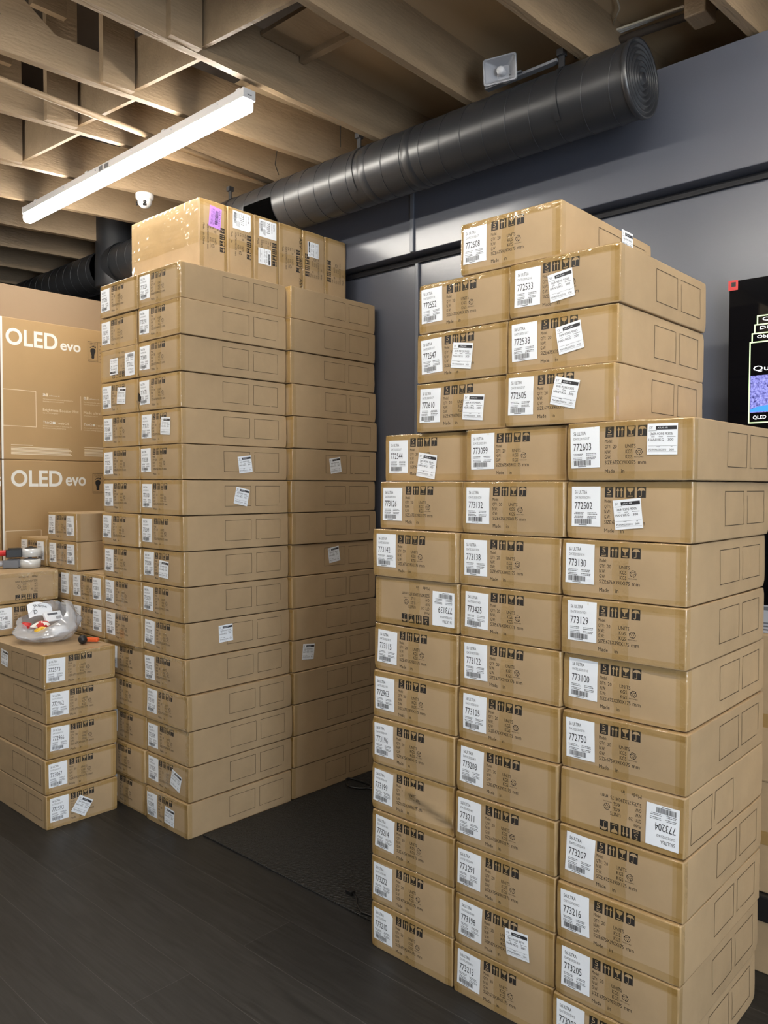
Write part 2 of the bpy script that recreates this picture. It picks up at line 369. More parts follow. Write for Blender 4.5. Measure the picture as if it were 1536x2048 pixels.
# ------------------------------------------------------------------ cartons
CW, CD, CH = 0.392, 0.672, 0.1758
RAD = 0.0034
NV = 6
def bulge(a, b, A): return A * (1 - a * a) * (1 - b * b)
def d_front(v, x, z):
    """how far the printed end stands out at local x, z"""
    a = max(-1, min(1, x / (CW / 2))); b = max(-1, min(1, z / (CH / 2) - 1))
    n = noise.noise(Vector((x * 8, z * 10, v * 7.3))) * 0.0022 + noise.noise(Vector((x * 22, z * 30, v * 3.1 + 5))) * 0.0007
    d = bulge(a, b, 0.0015 + 0.0012 * (v % 3)) + n
    if v == NV:      # the crushed carton: a fold pressed in along the lower half
        zc = 0.072 - 0.25 * max(0, x)
        d -= 0.013 * math.exp(-((z - zc) / 0.012) ** 2) * max(0, min(1, (x + .035) / .04))
        d += 0.006 * math.exp(-((z - zc - .03) / 0.018) ** 2) * max(0, min(1, (x + .035) / .04))
    return d
def d_side(v, sgn, y, z):
    a = y / (CD / 2); b = max(-1, min(1, z / (CH / 2) - 1))
    return bulge(a, b, 0.0012) + noise.noise(Vector((y * 6, z * 9, v * 5.7 + sgn * 11))) * 0.0018 + min(0, .25 + noise.noise(Vector((y * 14, z * 14, v * 9 + sgn * 3)))) * .006
def fr(v, off):      # front face: u from the print's beginning, v up
    return lambda u, w: (-0.198 + u, -CD / 2 - d_front(v, -0.198 + u, w) - off, w)
def sd(v, sgn, off):   # long side: u = distance behind the printed end
    return lambda u, w: (sgn * (CW / 2 + d_side(v, sgn, -CD / 2 + u, w) + off), -CD / 2 + u, w)

def thick(mb, pts, w, fn, m):
    for (a, b), (c, d) in zip(pts[:-1], pts[1:]):
        l = math.hypot(c - a, d - b); nx, ny = -(d - b) / l * w / 2, (c - a) / l * w / 2
        mb.poly([(a + nx, b + ny), (a - nx, b - ny), (c - nx, d - ny), (c + nx, d + ny)], fn, m)

def print_marks(mb, v, max_model=False, china=False):
    f = fr(v, .0004); g = fr(v, .0007)
    us = (.130, .164, .198, .232)
    for u in us: mb.rect(u, u + .027, .1275, .159, f, 1, 3, 3)
    u = us[0]; mb.text('5', u + .008, u + .019, .140, .156, g, 0)
    for z in (.1305, .1345): mb.rect(u + .006, u + .021, z, z + .0016, g, 0)
    u = us[1]
    for du in (.0035, .0145):
        a = u + du; mb.rect(a + .0032, a + .0062, .1295, .148, g, 0)
        mb.poly([(a, .147), (a + .0094, .147), (a + .0047, .1565)], g, 0)
    u = us[2]
    c = u + .0135
    cup = [(c - .010, .156), (c - .003, .1545), (c - .005, .1515), (c, .153), (c + .002, .1555), (c + .010, .156)]
    cup = [(c - .010, .1565), (c - .0095, .151), (c - .006, .146), (c - .0015, .144), (c + .0015, .144), (c + .006, .146), (c + .0095, .151), (c + .010, .1565)]
    mb.poly(cup, g, 0); mb.rect(c - .0012, c + .0012, .136, .144, g, 0); mb.rect(c - .008, c + .008, .1305, .133, g, 0)
    u = us[3]; c = u + .0135
    um = [(c - .0115, .147)] + [(c + .0115 * math.cos(PI - PI * k / 10), .147 + .0095 * math.sin(PI * k / 10)) for k in range(1, 10)] + [(c + .0115, .147), (c + .006, .1485), (c, .147), (c - .006, .1485)]
    mb.poly(um, g, 0); mb.rect(c - .0008, c + .0008, .1325, .148, g, 0)
    thick(mb, [(c, .1325), (c - .0018, .1305), (c - .0045, .1305), (c - .006, .1325)], .0016, g, 0)
    T = lambda s_, a, b, z0, z1: mb.text(s_, a, b, z0, z1, f, 1)
    T('Model:', .129, .152, .1115, .1215); T('QTY:', .129, .148, .0935, .105); T('20', .155, .167, .0945, .105)
    T('UNITS', .193, .226, .0945, .1055); T('N.W:', .129, .148, .079, .090); T('KGS', .195, .2155, .079, .090)
    T('G.W:', .129, .148, .0635, .0745); T('KGS', .195, .2155, .0635, .0745)
    T('SIZE:675X390X175', .129, .226, .0475, .0585); T('mm', .2335, .257, .0475, .0555)
    T('Made', .129, .160, .022, .0335); T('in', .181, .191, .022, .0335)
    if china: T('China', .197, .238, .022, .0335)
    cx, cy, r = .2365, .083, .0095
    for k in range(3):
        a0 = PI / 2 + k * 2 * PI / 3
        pts = [(cx + r * math.cos(a0 + t), cy + r * math.sin(a0 + t)) for t in (-.75, -.3, .3, .75)]
        thick(mb, pts, .0016, f, 1)
        pts = [(cx + r * .52 * math.cos(a0 + t), cy + r * .52 * math.sin(a0 + t)) for t in (-.7, .7)]
        thick(mb, pts, .0012, f, 1)
        e = a0 - .95; mb.poly([(cx + r * 1.25 * math.cos(e + .2), cy + r * 1.25 * math.sin(e + .2)), (cx + r * .5 * math.cos(e + .2), cy + r * .5 * math.sin(e + .2)), (cx + r * .9 * math.cos(e - .25), cy + r * .9 * math.sin(e - .25))], f, 1)
    T('RECYCLABLE', .222, .249, .0665, .0695)
    for sg, rs in ((1, ((.25, .418), (.448, .614))), (-1, ((.045, .205), (.225, .385)))):
        for a, b in rs: mb.frame(a, b, .041, .147, .0019, sd(v, sg, .0008), 2)

def grid_axis(L, n):
    r = RAD; return [0, r * .3, r, r * 1.5] + [r + (L - 2 * r) * i / n for i in range(1, n)] + [L - r * 1.5, L - r, L - r * .3, L]
def carton_body(v, china=False, plain=False, torn=False):
    mb = MB(); xs = [x - CW / 2 for x in grid_axis(CW, 16)]; ys = [y - CD / 2 for y in grid_axis(CD, 16)]; zs = grid_axis(CH, 9)
    ident = {}; rnd = random.Random(v)
    cdent = {(sx, sy, sz): rnd.uniform(0, .006) for sx in (-1, 1) for sy in (-1, 1) for sz in (0, 1)}
    def V(p):
        k = tuple(round(c, 6) for c in p)
        if k not in ident:
            x, y, z = p; r = RAD
            q = Vector((max(-CW / 2 + r, min(CW / 2 - r, x)), max(-CD / 2 + r, min(CD / 2 - r, y)), max(r, min(CH - r, z))))
            d = Vector(p) - q
            w = q + d.normalized() * r if d.length > 1e-9 else Vector(p)
            ex = min(1, (CW / 2 - abs(x)) / .03); 
            if abs(y + CD / 2) < 1e-6: w.y -= d_front(v, x, z)
            elif abs(y - CD / 2) < 1e-6: w.y += d_front(v + 2 if v < NV else 1, x, z) * .5
            if abs(x - CW / 2) < 1e-6: w.x += d_side(v, 1, y, z)
            elif abs(x + CW / 2) < 1e-6: w.x -= d_side(v, -1, y, z)
            if z > CH - 1e-6: w.z -= .0006 + abs(noise.noise(Vector((x * 10, y * 6, v * 4.4)))) * .003
            for (sx, sy, sz), a in cdent.items():
                c = Vector((sx * CW / 2, sy * CD / 2, sz * CH)); dd = (Vector(p) - c).length
                if dd < .03: w += (Vector((0, 0, CH / 2)) - c).normalized() * a * (1 - dd / .03) ** 2
            ident[k] = len(mb.v); mb.v.append(tuple(w))
        return ident[k]
    def face(A, B, fn, flip):
        for i in range(len(A) - 1):
            for j in range(len(B) - 1):
                f = [V(fn(A[i], B[j])), V(fn(A[i + 1], B[j])), V(fn(A[i + 1], B[j + 1])), V(fn(A[i], B[j + 1]))]
                mb.f.append(f[::-1] if flip else f); mb.m.append(0); mb.sm.append(True)
    face(xs, zs, lambda a, b: (a, -CD / 2, b), False); face(xs, zs, lambda a, b: (a, CD / 2, b), True)
    face(ys, zs, lambda a, b: (CW / 2, a, b), False); face(ys, zs, lambda a, b: (-CW / 2, a, b), True)
    face(xs, ys, lambda a, b: (a, b, CH), False); face(xs, ys, lambda a, b: (a, b, 0), True)
    if not plain: print_marks(mb, v, china=china)
    if torn:
        f = fr(v, .0026); mb.poly([(.002, .098), (.012, .092), (.020, .086), (.031, .070), (.024, .046), (.012, .040), (.002, .036)], f, 3)
        mb.add([(-.198 + .004, -CD / 2 - .004, .034), (-.198 + .026, -CD / 2 - .005, .047), (-.198 + .012, -CD / 2 - .022, .056)], [(0, 1, 2)], 0)
    return mb.mesh('carton_body', [M_card, M_ink, M_line, M_holeshade])
def carton_tape(v):
    mb = MB(); rnd = random.Random(v + 50)
    def wav(a, b): return noise.noise(Vector((a * 40, b * 40, v * 2.2))) * .0006
    f1 = fr(v, .0010); f2 = fr(v, .0014)
    mb.rect(.172, .222, .004, .172, lambda u, w: f2(u + .002 * math.sin(w * 60), w), 0, 4, 12)
    for a, b in ((.006, .036), (.362, .390)): mb.rect(a, b, .004, .172, lambda u, w: (lambda p: (p[0], p[1] - wav(u, w), p[2]))(f1(u, w)), 0, 4, 12)
    mb.rect(.006, .390, .152 + rnd.uniform(-.008, .008), .172, lambda u, w: (lambda p: (p[0], p[1] - .0002 - wav(u, w), p[2]))(f1(u, w)), 0, 24, 3)
    mb.rect(.006, .390, .004, .020 + rnd.uniform(-.008, .008), lambda u, w: (lambda p: (p[0], p[1] - .0002 - wav(u, w), p[2]))(f1(u, w)), 0, 24, 3)
    r = RAD + .0008
    for sg in (-1, 1):                    # wrapped round the upright corners
        prof = []
        for k in range(4): prof.append((sg * (CW / 2 - .020 + .0052 * k), -CD / 2 - .0012))
        for k in range(5):
            a = PI / 2 * k / 4; prof.append((sg * (CW / 2 - RAD + r * math.sin(a)), -CD / 2 + RAD - r * math.cos(a)))
        for k in range(1, 4): prof.append((sg * (CW / 2 + .0013), -CD / 2 + RAD + .007 * k))
        n = len(prof); vs = []; fs = []
        for j in range(15):
            z = .003 + .170 * j / 14
            for i, (x, y) in enumerate(prof):
                q = noise.noise(Vector((x * 60, z * 45, v + sg * 4 + i * .3))) * .0011
                vs.append((x + sg * max(0, q), y - max(-.0006, q) - d_front(v, x, z) * (1 if i < 5 else 0.4), z))
        for j in range(14):
            for i in range(n - 1):
                f = (j * n + i, j * n + i + 1, (j + 1) * n + i + 1, (j + 1) * n + i); fs.append(f if sg > 0 else f[::-1])
        mb.add(vs, fs, 0, True)
    vs = []; fs = []                      # folded over the upper edge
    prof = [(-CD / 2 - .0014, CH - .020), (-CD / 2 - .0014, CH - .012)] + [(-CD / 2 + RAD - r * math.cos(PI / 2 * k / 4), CH - RAD + r * math.sin(PI / 2 * k / 4)) for k in range(5)] + [(-CD / 2 + .012, CH + .0002), (-CD / 2 + .024, CH + .0002)]
    n = len(prof)
    for j in range(41):
        x = -CW / 2 + .004 + (CW - .008) * j / 40
        for i, (y, z) in enumerate(prof):
            q = noise.noise(Vector((x * 45, y * 50 + i * .35, v * 3.3))) * .0014
            vs.append((x, y - max(-.0005, q) - d_front(v, x, z) * (1 if i < 3 else .4), z + min(.0005, q * .5)))
    for j in range(40):
        for i in range(n - 1): fs.append((j * n + i, (j + 1) * n + i, (j + 1) * n + i + 1, j * n + i + 1))
    mb.add(vs, fs, 0, True)
    return mb.mesh('packing_tape', [M_tape])
BODY = [carton_body(v) for v in range(NV)] + [carton_body(NV)]
BODY_CHINA = carton_body(3, china=True); BODY_TORN = carton_body(2, torn=True)
TAPE = [carton_tape(v) for v in range(NV + 1)]

def clipped(mb, w, h, fn, m, cut=0):
    n = 8
    if cut: mb.rect(0, w, 0, h - cut, fn, m, n, n); mb.rect(0, w - cut, h - cut, h, fn, m, n, 2); mb.poly([(w - cut, h - cut), (w, h - cut), (w - cut, h)], fn, m)
    else: mb.rect(0, w, 0, h, fn, m, n, n)
def barcode(mb, u0, u1, v0, v1, fn, m, seed, vertical=False):
    r = random.Random(seed); u = u0
    while u < u1:
        w = r.choice((.0006, .0011, .0017)) * (u1 - u0) / .057; mb.rect(u, min(u + w, u1), v0, v1, fn, m, 1, 2); u += w + r.choice((.0007, .0011, .0015)) * (u1 - u0) / .057
def shipping_label(parent, num, model, date, v, u0=None, v1=None, tilt=None, cut=0, seed=0):
    r = random.Random(num + model + str(seed)); w, h = .097, .122
    u0 = .0195 + r.uniform(-.006, .006) if u0 is None else u0; v1 = .157 + r.uniform(-.006, .005) if v1 is None else v1
    tilt = math.radians(r.gauss(0, 1.2)) if tilt is None else tilt
    def F(off):
        g = fr(v, off); return lambda a, b: g(*rot2(a - w / 2, b - h / 2, u0 + w / 2, v1 - h / 2, tilt))
    mb = MB(); clipped(mb, w, h, F(.0018), 0, cut); f = F(.0022)
    mb.text(model, .011, .052, h - .0225, h - .0120, f, 1); mb.text('DATE:' + date, .011, .064, h - .0370, h - .0295, f, 2)
    mb.text(num, .010, .070, h - .0695, h - .0475, f, 1)
    for c in (.008, .052):
        for rw in (.0785, .083, .090, .0945): 
            x = c + r.uniform(0, .003)
            while x < c + .030: l = r.uniform(.002, .006); mb.rect(x, x + l, h - rw - .0021, h - rw, f, 2); x += l + .001
    barcode(mb, .010, .068, h - .1145, h - .099, f, 1, num); mb.rect(.024, .052, h - .1185, h - .1165, f, 2)
    o = mb.build('shipping_label', [M_paper, M_lblink, M_linkgrey], parent)
    return o
M_linkgrey = mat('grey_label_ink', (0.16, 0.16, 0.17), 0.5)
def courier_label(parent, fnmaker, cu, cv, rot, num='300', ref='PSVN902502010', phone='369-9395 9305', dest='HAN HKG', flip=0):
    w, h = .088, .088; a = math.radians(rot)
    def F(off):
        g = fnmaker(off); return lambda u, v: g(*rot2(u - w / 2, v - h / 2, cu, cv, a))
    mb = MB(); mb.rect(0, w, 0, h, F(.0027), 0, 6, 6); f = F(.0031); g = F(.0034)
    mb.text('SY', .006, .016, h - .016, h - .0085, f, 1); mb.rect(.025, .085, h - .018, h - .0075, f, 1, 4); mb.text('ATLAS AIR', .031, .060, h - .0150, h - .0105, g, 0)
    mb.text(phone, .010, .074, h - .033, h - .026, f, 1); mb.rect(.004, .028, h - .0215, h - .0205, f, 2)
    for x0, x1 in ((.012, .022), (.034, .046), (.058, .082)): mb.rect(x0, x1, h - .0385, h - .0372, f, 2)
    mb.text(dest, .005, .048, h - .0500, h - .0425, f, 1); mb.text(num, .060, .076, h - .0500, h - .0425, f, 1)
    mb.rect(.003, .085, h - .064, h - .0634, f, 2); mb.rect(.028, .038, h - .0670, h - .0655, f, 2); mb.rect(.069, .074, h - .0670, h - .0655, f, 2)
    mb.text(ref, .006, .056, h - .0770, h - .0715, f, 1); mb.text(num, .065, .078, h - .0770, h - .0715, f, 1); mb.rect(.003, .085, h - .0805, h - .080, f, 2)
    return mb.build('courier_label', [M_paper, M_lblink, M_linkgrey], parent)

_vc = [0]
def carton(label, matrix, num=None, model='S6 ULTRA', date='2025/3/24', v=None, group=None, body=None, courier=None, side_courier=None, left_courier=None, tape=True, lab2=None, **lk):
    """matrix places the carton's base centre"""
    _vc[0] += 1
    if v is None: v = (_vc[0] * 5 + _vc[0] // 4) % NV
    t = thing('shipping_carton', label, 'carton', group=group); t.matrix_world = matrix
    if body is BODY_CHINA: v = 3
    if body is BODY_TORN: v = 2
    link('body', body or BODY[v], t)
    if tape: link('packing_tape', TAPE[v], t)
    if num: shipping_label(t, num, model, date, v, **lk)
    if lab2:
        shipping_label(t, lab2, 'S6 MAX', date, v, u0=.268, v1=.158, tilt=.01)
    if courier: courier_label(t, lambda off: fr(v, off), *courier[:3], **(courier[3] if len(courier) > 3 else {}))
    if side_courier: courier_label(t, lambda off: sd(v, 1, off), *side_courier)
    if left_courier: courier_label(t, lambda off: (lambda u, w: sd(v, -1, off)(.7 - u, w)), .7 - left_courier[0], *left_courier[1:])
    return t
def at_corner(x, y, a, z, flip=False, ang=0.0):
    """matrix from the printed end's lower near corner (x, y) and a slight turn"""
    Rz = Matrix.Rotation(a + ang, 4, 'Z'); c = Rz @ Vector((.198, .3375, 0))
    m = Matrix.Translation((x + c.x, y + c.y, z)) @ Rz
    if flip: m = m @ Matrix.Translation((0, 0, CH)) @ Matrix.Rotation(PI, 4, 'Y')
    return m
ORD = ['lowest', 'second', 'third', 'fourth', 'fifth', 'sixth', 'seventh', 'eighth', 'ninth', 'tenth', 'eleventh', 'twelfth', 'thirteenth', 'fourteenth', 'fifteenth', 'topmost']
HR, HL = 0.178027, 0.179182
C1 = [(0.001, -0.014, -0.002), (0.002, -0.015, 0.001), (0.004, -0.015, 0.002), (-0.002, -0.01, 0.003), (0.003, -0.014, 0.003), (0.005, -0.01, 0.007), (0.004, -0.003, 0.005), (0.005, -0.001, 0.003), (0.003, -0.012, 0.002), (0.01, 0.021, 0.003), (-0.01, 0.07, -0.005)]
C2 = [(0.403, -0.019, -0.002), (0.408, -0.021, 0.001), (0.409, -0.022, 0.002), (0.408, -0.023, 0.003), (0.408, -0.018, 0.003), (0.407, -0.006, 0.007), (0.404, 0.003, 0.005), (0.402, 0.007, 0.003), (0.4, 0.006, 0.002), (0.409, 0.007, 0.003), (0.4, 0.038, -0.005)]
C3 = [(0.8, -0.029, -0.002), (0.807, -0.027, 0.001), (0.81, -0.025, 0.002), (0.811, -0.015, 0.003), (0.809, -0.009, 0.003), (0.809, -0.003, 0.007), (0.801, 0.015, 0.005), (0.804, -0.006, 0.003), (0.8, 0.002, 0.002), (0.806, 0.018, 0.003), (0.816, -0.0, -0.005)]
A_ = [(0.163, 0.051, -0.006), (0.169, 0.046, 0.0), (0.177, 0.046, 0.002)]
B_ = [(0.568, 0.024, -0.006), (0.567, 0.041, 0.0), (0.574, 0.036, 0.002)]
T_ = [(0.367, 0.043, 0.01)]
L1 = [(-2.092, 0.033, -0.002), (-2.08, 0.019, 0.003), (-2.08, 0.031, -0.0), (-2.077, 0.026, -0.001), (-2.100, 0.044, -0.003), (-2.108, 0.027, -0.005), (-2.11, 0.027, -0.006), (-2.114, 0.024, -0.006), (-2.108, 0.015, -0.006), (-2.103, 0.022, -0.006), (-2.119, 0.029, -0.006), (-2.13, 0.033, -0.006), (-2.146, 0.035, -0.002), (-2.141, 0.033, -0.006), (-2.159, 0.041, -0.006), (-2.131, 0.028, -0.003)]
L2 = [(-1.678, 0.02, -0.002), (-1.683, 0.028, 0.003), (-1.683, 0.033, -0.0), (-1.68, 0.024, -0.001), (-1.701, 0.028, -0.003), (-1.711, 0.034, -0.005), (-1.713, 0.029, -0.006), (-1.717, 0.033, -0.006), (-1.711, 0.026, -0.006), (-1.706, 0.02, -0.006), (-1.722, 0.027, -0.006), (-1.733, 0.034, -0.006), (-1.735, 0.03, -0.002), (-1.729, 0.026, -0.006), (-1.721, 0.022, -0.006), (-1.73, 0.029, -0.003)]
M2 = [(-1.684, 0.708, -0.006), (-1.677, 0.712, -0.006), (-1.677, 0.715, -0.006), (-1.674, 0.713, -0.006), (-1.684, 0.71, -0.006), (-1.684, 0.716, -0.006), (-1.688, 0.711, -0.006), (-1.7, 0.715, -0.006), (-1.682, 0.708, -0.006), (-1.684, 0.702, -0.006), (-1.682, 0.709, -0.006), (-1.682, 0.716, -0.006), (-1.689, 0.712, -0.002), (-1.696, 0.708, -0.006), (-1.689, 0.704, -0.006), (-1.697, 0.711, -0.003)]
N1 = [('773210', 'S6ULTRA', '2025/4/3'), ('773222', 'S6ULTRA', '2025/4/3'), ('773214', 'S6ULTRA', '2025/4/3'), ('773199', 'S6ULTRA', '2025/4/3'), ('773196', 'S6ULTRA', '2025/4/3'), ('772963', 'S6 ULTRA', '2025/3/5'), ('773115', 'S6 ULTRA', '2025/3/12'), ('773139', 'S6 ULTRA', '2025/3/24'), ('773142', 'S6 ULTRA', '2025/3/24'), ('773126', 'S6 ULTRA', '2025/3/24'), ('772544', 'S6 ULTRA', '2025/2/17')]
N2 = [('773213', 'S6ULTRA', '2025/4/3'), ('773198', 'S6ULTRA', '2025/4/3'), ('773291', 'S6ULTRA', '2025/4/9'), ('773211', 'S6ULTRA', '2025/4/3'), ('773208', 'S6ULTRA', '2025/4/3'), ('773105', 'S6 ULTRA', '2025/3/10'), ('773122', 'S6 ULTRA', '2025/3/24'), ('773425', 'S6ULTRA', '2025/4/3'), ('773138', 'S6 ULTRA', '2025/3/24'), ('773132', 'S6 ULTRA', '2025/3/24'), ('773099', 'S6 ULTRA', '2025/3/4')]
N3 = [('773202', 'S6ULTRA', '2025/4/3'), ('773205', 'S6ULTRA', '2025/4/3'), ('773216', 'S6ULTRA', '2025/4/3'), ('773207', 'S6ULTRA', '2025/4/3'), ('773204', 'S6ULTRA', '2025/4/3'), ('772750', 'S6 ULTRA', '2025/3/10'), ('773100', 'S6 ULTRA', '2025/3/10'), ('773129', 'S6 ULTRA', '2025/3/24'), ('773130', 'S6 ULTRA', '2025/3/24'), ('772502', 'S6 ULTRA', '2025/2/16'), ('772603', 'S6 ULTRA', '2025/2/17')]
GS = 'cartons of the stepped pile'
for k, (tab, nums, where) in enumerate(((C1, N1, 'column of the stepped pile beside the black mat'), (C2, N2, 'middle column of the stepped pile'), (C3, N3, 'column of the stepped pile nearest the television'))):
    for l in range(11):
        num, model, date = nums[l]; flip = (k == 0 and l == 7) or (k == 2 and l == 4)
        cour = {(0, 10): (.211, .056, -9), (2, 10): (.305, .117, -1), (2, 9): (.205, .079, 6), (1, 1): (.259, .09, 4, dict(phone='369-9453 0726', dest='HAN HKG', num='281'))}.get((k, l))
        state = 'upside-down carton' if flip else 'crushed carton' if (k, l) == (0, 3) else 'carton'
        lab = '%s %s up the %s' % (ORD[l], state, where) if l not in (0, 10) else '%s %s in the %s' % ('lowest' if l == 0 else 'eleventh', state, where)
        if cour: lab += ', two white labels'
        lk = {(2, 3): dict(u0=.026), (2, 8): dict(u0=.016, v1=.163), (2, 7): dict(u0=.026, v1=.166), (2, 10): dict(u0=.015, v1=.160), (0, 0): dict(cut=.010), (0, 9): dict(tilt=0.0)}.get((k, l), {})
        carton(lab, at_corner(*tab[l], l * HR, flip), num, model, date, v=NV if (k, l) == (0, 3) else None, group=GS, courier=cour, **lk)
for k, (tab, nums, where) in enumerate(((A_, ('772610', '772547', '772552'), 'narrow upper tier against the grey wall'), (B_, ('772605', '772538', '772533'), 'upper tier by the television'))):
    for i in range(3):
        cour = [[(.262, .077, -5), (.208, .081, -8), None], [(.229, .097, -13), (.233, .091, 10), (.197, .078, 7)]][k][i]
        carton('%s of three cartons in the %s' % (('lowest', 'middle', 'uppermost')[i], where), at_corner(*tab[i], (11 + i) * HR), nums[i], 'S6 ULTRA', ('2025/2/17', '2025/2/17', '2025/2/16')[i], group=GS, courier=cour)
carton('single carton crowning the stepped pile, tape glinting', at_corner(*T_[0], 14 * HR), '772608', 'S6 ULTRA', '2025/2/17', group=GS, side_courier=(.465, .137, 0))
GT = 'cartons of the tall stack'
n2 = ['773392', '773335', '773359', '773193', '773152', '773175', '773220', '773358', '773249', '773180', '773338', '773172', '773173', '773400', '773291', '773224']
n1 = ['773187', '773154', '773345', '773160', '773148', '773158', '773226', '773191', '773342', '773398', '773325', '773168', '773271', '773022', '773395', '773285']
for l in range(16):
    w = ('%s carton in the corner column of the tall stack' if l in (0, 15) else '%s carton from the floor in the corner column of the tall stack') % ORD[l]
    if l == 12: w += ', end torn'
    carton(w, at_corner(*L2[l], l * HL), n2[l], 'S6ULTRA', '2025/4/3', group=GT, body=BODY_TORN if l == 12 else None,
           courier={11: (.255, .091, -4), 7: (.215, .078, -3), 1: (.285, .088, -18), 0: (.236, .074, -5)}.get(l),
           side_courier={10: (.384, .081, 7), 9: (.356, .091, -12), 5: (.242, .101, 2)}.get(l))
    w = ('%s carton in the inner front column of the tall stack' if l in (0, 15) else '%s carton from the floor in the inner front column of the tall stack') % ORD[l]
    if l == 13: w += ', upside down'
    carton(w, at_corner(*L1[l], l * HL, l == 13), n1[l], 'S6ULTRA', '2025/4/3', group=GT, courier={13: (.238, .097, 0), 12: (.232, .096, -4)}.get(l), **(dict(u0=.006) if l < 5 else {}))
    w = ('%s carton in the rear column of the tall stack' if l in (0, 15) else '%s carton from the floor in the rear column of the tall stack') % ORD[l]
    carton(w, at_corner(*M2[l], l * HL), group=GT, side_courier={10: (.325, .088, 9), 7: (.325, .105, 8), 4: (.115, .104, -6)}.get(l))
# cartons stood on edge along the top of the tall stack
def edge_matrix(y, ccw, x=-1.478, z=16 * HL):
    if not ccw: X, Y, Z = Vector((0, 0, -1)), Vector((-1, 0, 0)), Vector((0, 1, 0))
    else: X, Y, Z = Vector((0, 0, 1)), Vector((-1, 0, 0)), Vector((0, -1, 0))
    m = Matrix((X, Y, Z)).transposed().to_4x4()
    base = Vector((x - CD / 2, y if not ccw else y + CH, z + CW / 2 + .001)); m.translation = base
    return m
GE = 'cartons stood on edge on the tall stack'
carton('carton on edge with a purple label, wrinkled tape on its long face', edge_matrix(.237, 0), v=3, body=BODY_CHINA, group=GE)
e1 = [o for o in bpy.data.objects if o.get('label') == 'carton on edge with a purple label, wrinkled tape on its long face'][0]
pm = MB()
def PF(off):
    g = fr(3, off); return lambda u, v: g(*rot2(u - .055, v - .0375, .085, .098, -.10))
pm.rect(0, .11, 0, .075, PF(.0024), 0, 6, 6); q = PF(.0028)
pm.text('ASA CARGO', .010, .095, .060, .068, q, 1); barcode(pm, .018, .092, .036, .056, q, 1, 'p')
for z in (.027, .019, .011): pm.text('04 257 VNSG 218 NBS', .012, .098, z, z + .005, q, 1)
pm.build('purple_label', [M_purple, M_lblink], e1)
wt = MB(); rnd = random.Random(4)
def wf_(u, w):  # wide wrinkled tape on the long face that looks out over the aisle
    d = abs(noise.noise(Vector((u * 4, w * 20, 2)))) * .014 + abs(noise.noise(Vector((u * 22, w * 5, 6)))) * .006
    return (-.1945 + w, -CD / 2 + u, -.0012 - d)
wt.rect(.004, .668, .004, .23, wf_, 0, 70, 24)
M_wrap = clear_mat('clear_wrinkled_tape', (0.965, 0.94, 0.855), 0.16, ior=1.5, bump=0.12, bscale=14, extra=0.0)
o = wt.build('wrinkled_tape', M_wrap, e1)
for p in o.data.polygons: p.use_smooth = True
pc = MB().poly([(.640, .245), (.664, .270), (.655, .300), (.630, .262)], lambda u, w: (-.1945 + w, -CD / 2 + u, -.004), 0)
pc.build('torn_sticker', M_paper, e1)
carton('second carton on edge, big white label, beside the purple-labelled one', edge_matrix(.237 + .179, 0), '773217', 'S6ULTRA', '2025/4/3', group=GE, cut=.012)
carton('third carton on edge, two white labels', edge_matrix(.237 + .358, 0), '773393', 'S6ULTRA', '2025/4/9', group=GE, courier=(.220, .072, 0))
e4 = carton('fourth carton on edge, black diagonal lettering on its tape', edge_matrix(.237 + .537, 0), group=GE)
am = MB(); g4 = fr([c for c in e4.children if c.name.startswith('body')][0].data in BODY and BODY.index([c for c in e4.children if c.name.startswith('body')][0].data) or 0, .0022)
for u in (.055, .175, .290): am.text('ASV', u, u + .062, .150, .172, (lambda U, Vv: g4(U, Vv)), 0)
am.build('printed_tape', [M_ink], e4)
carton('fifth carton on edge, courier label beside its printed symbols', edge_matrix(.237 + .716, 1), group=GE, courier=(.290, .097, 0))
carton('sixth carton on edge, closest to the grey wall, no label', edge_matrix(.237 + .895, 1), group=GE)
# low stack of five turned sideways
GF = 'cartons of the low stack'
FX = [(-1.898, -.412), (-1.907, -.412), (-1.913, -.402), (-1.925, -.396), (-1.928, -.402)]
FN = ['772593', '773067', '772966', '772962', '772573']
for l in range(5):
    x, y = FX[l]
    carton('%s carton in the low stack under the plastic bag' % ('lowest', 'second', 'third', 'fourth', 'topmost')[l] + (', tilted courier label' if l == 0 else ''),
           at_corner(x, y, 0, l * HL, ang=PI / 2), FN[l], 'S6 ULTRA', '2025/2/17', group=GF, courier=(.192, .078, -33) if l == 0 else None,
           left_courier=(.478, .095, -6) if l == 4 else None)
GG = 'cartons stacked behind the low stack'
for l in range(7):
    xg = -2.614
    carton('%s carton of the stack carrying the tape dispensers' % ORD[l] if l < 5 else ('carton directly under the upside-down one, behind the plastic bag' if l == 5 else 'upside-down carton with the tape dispensers on top'),
           at_corner(xg, -.392, 0, l * HL, l == 6, ang=PI / 2), None if l == 6 else '772548', 'S6 ULTRA', '2025/2/17', group=GG, body=BODY_CHINA if l == 6 else None)
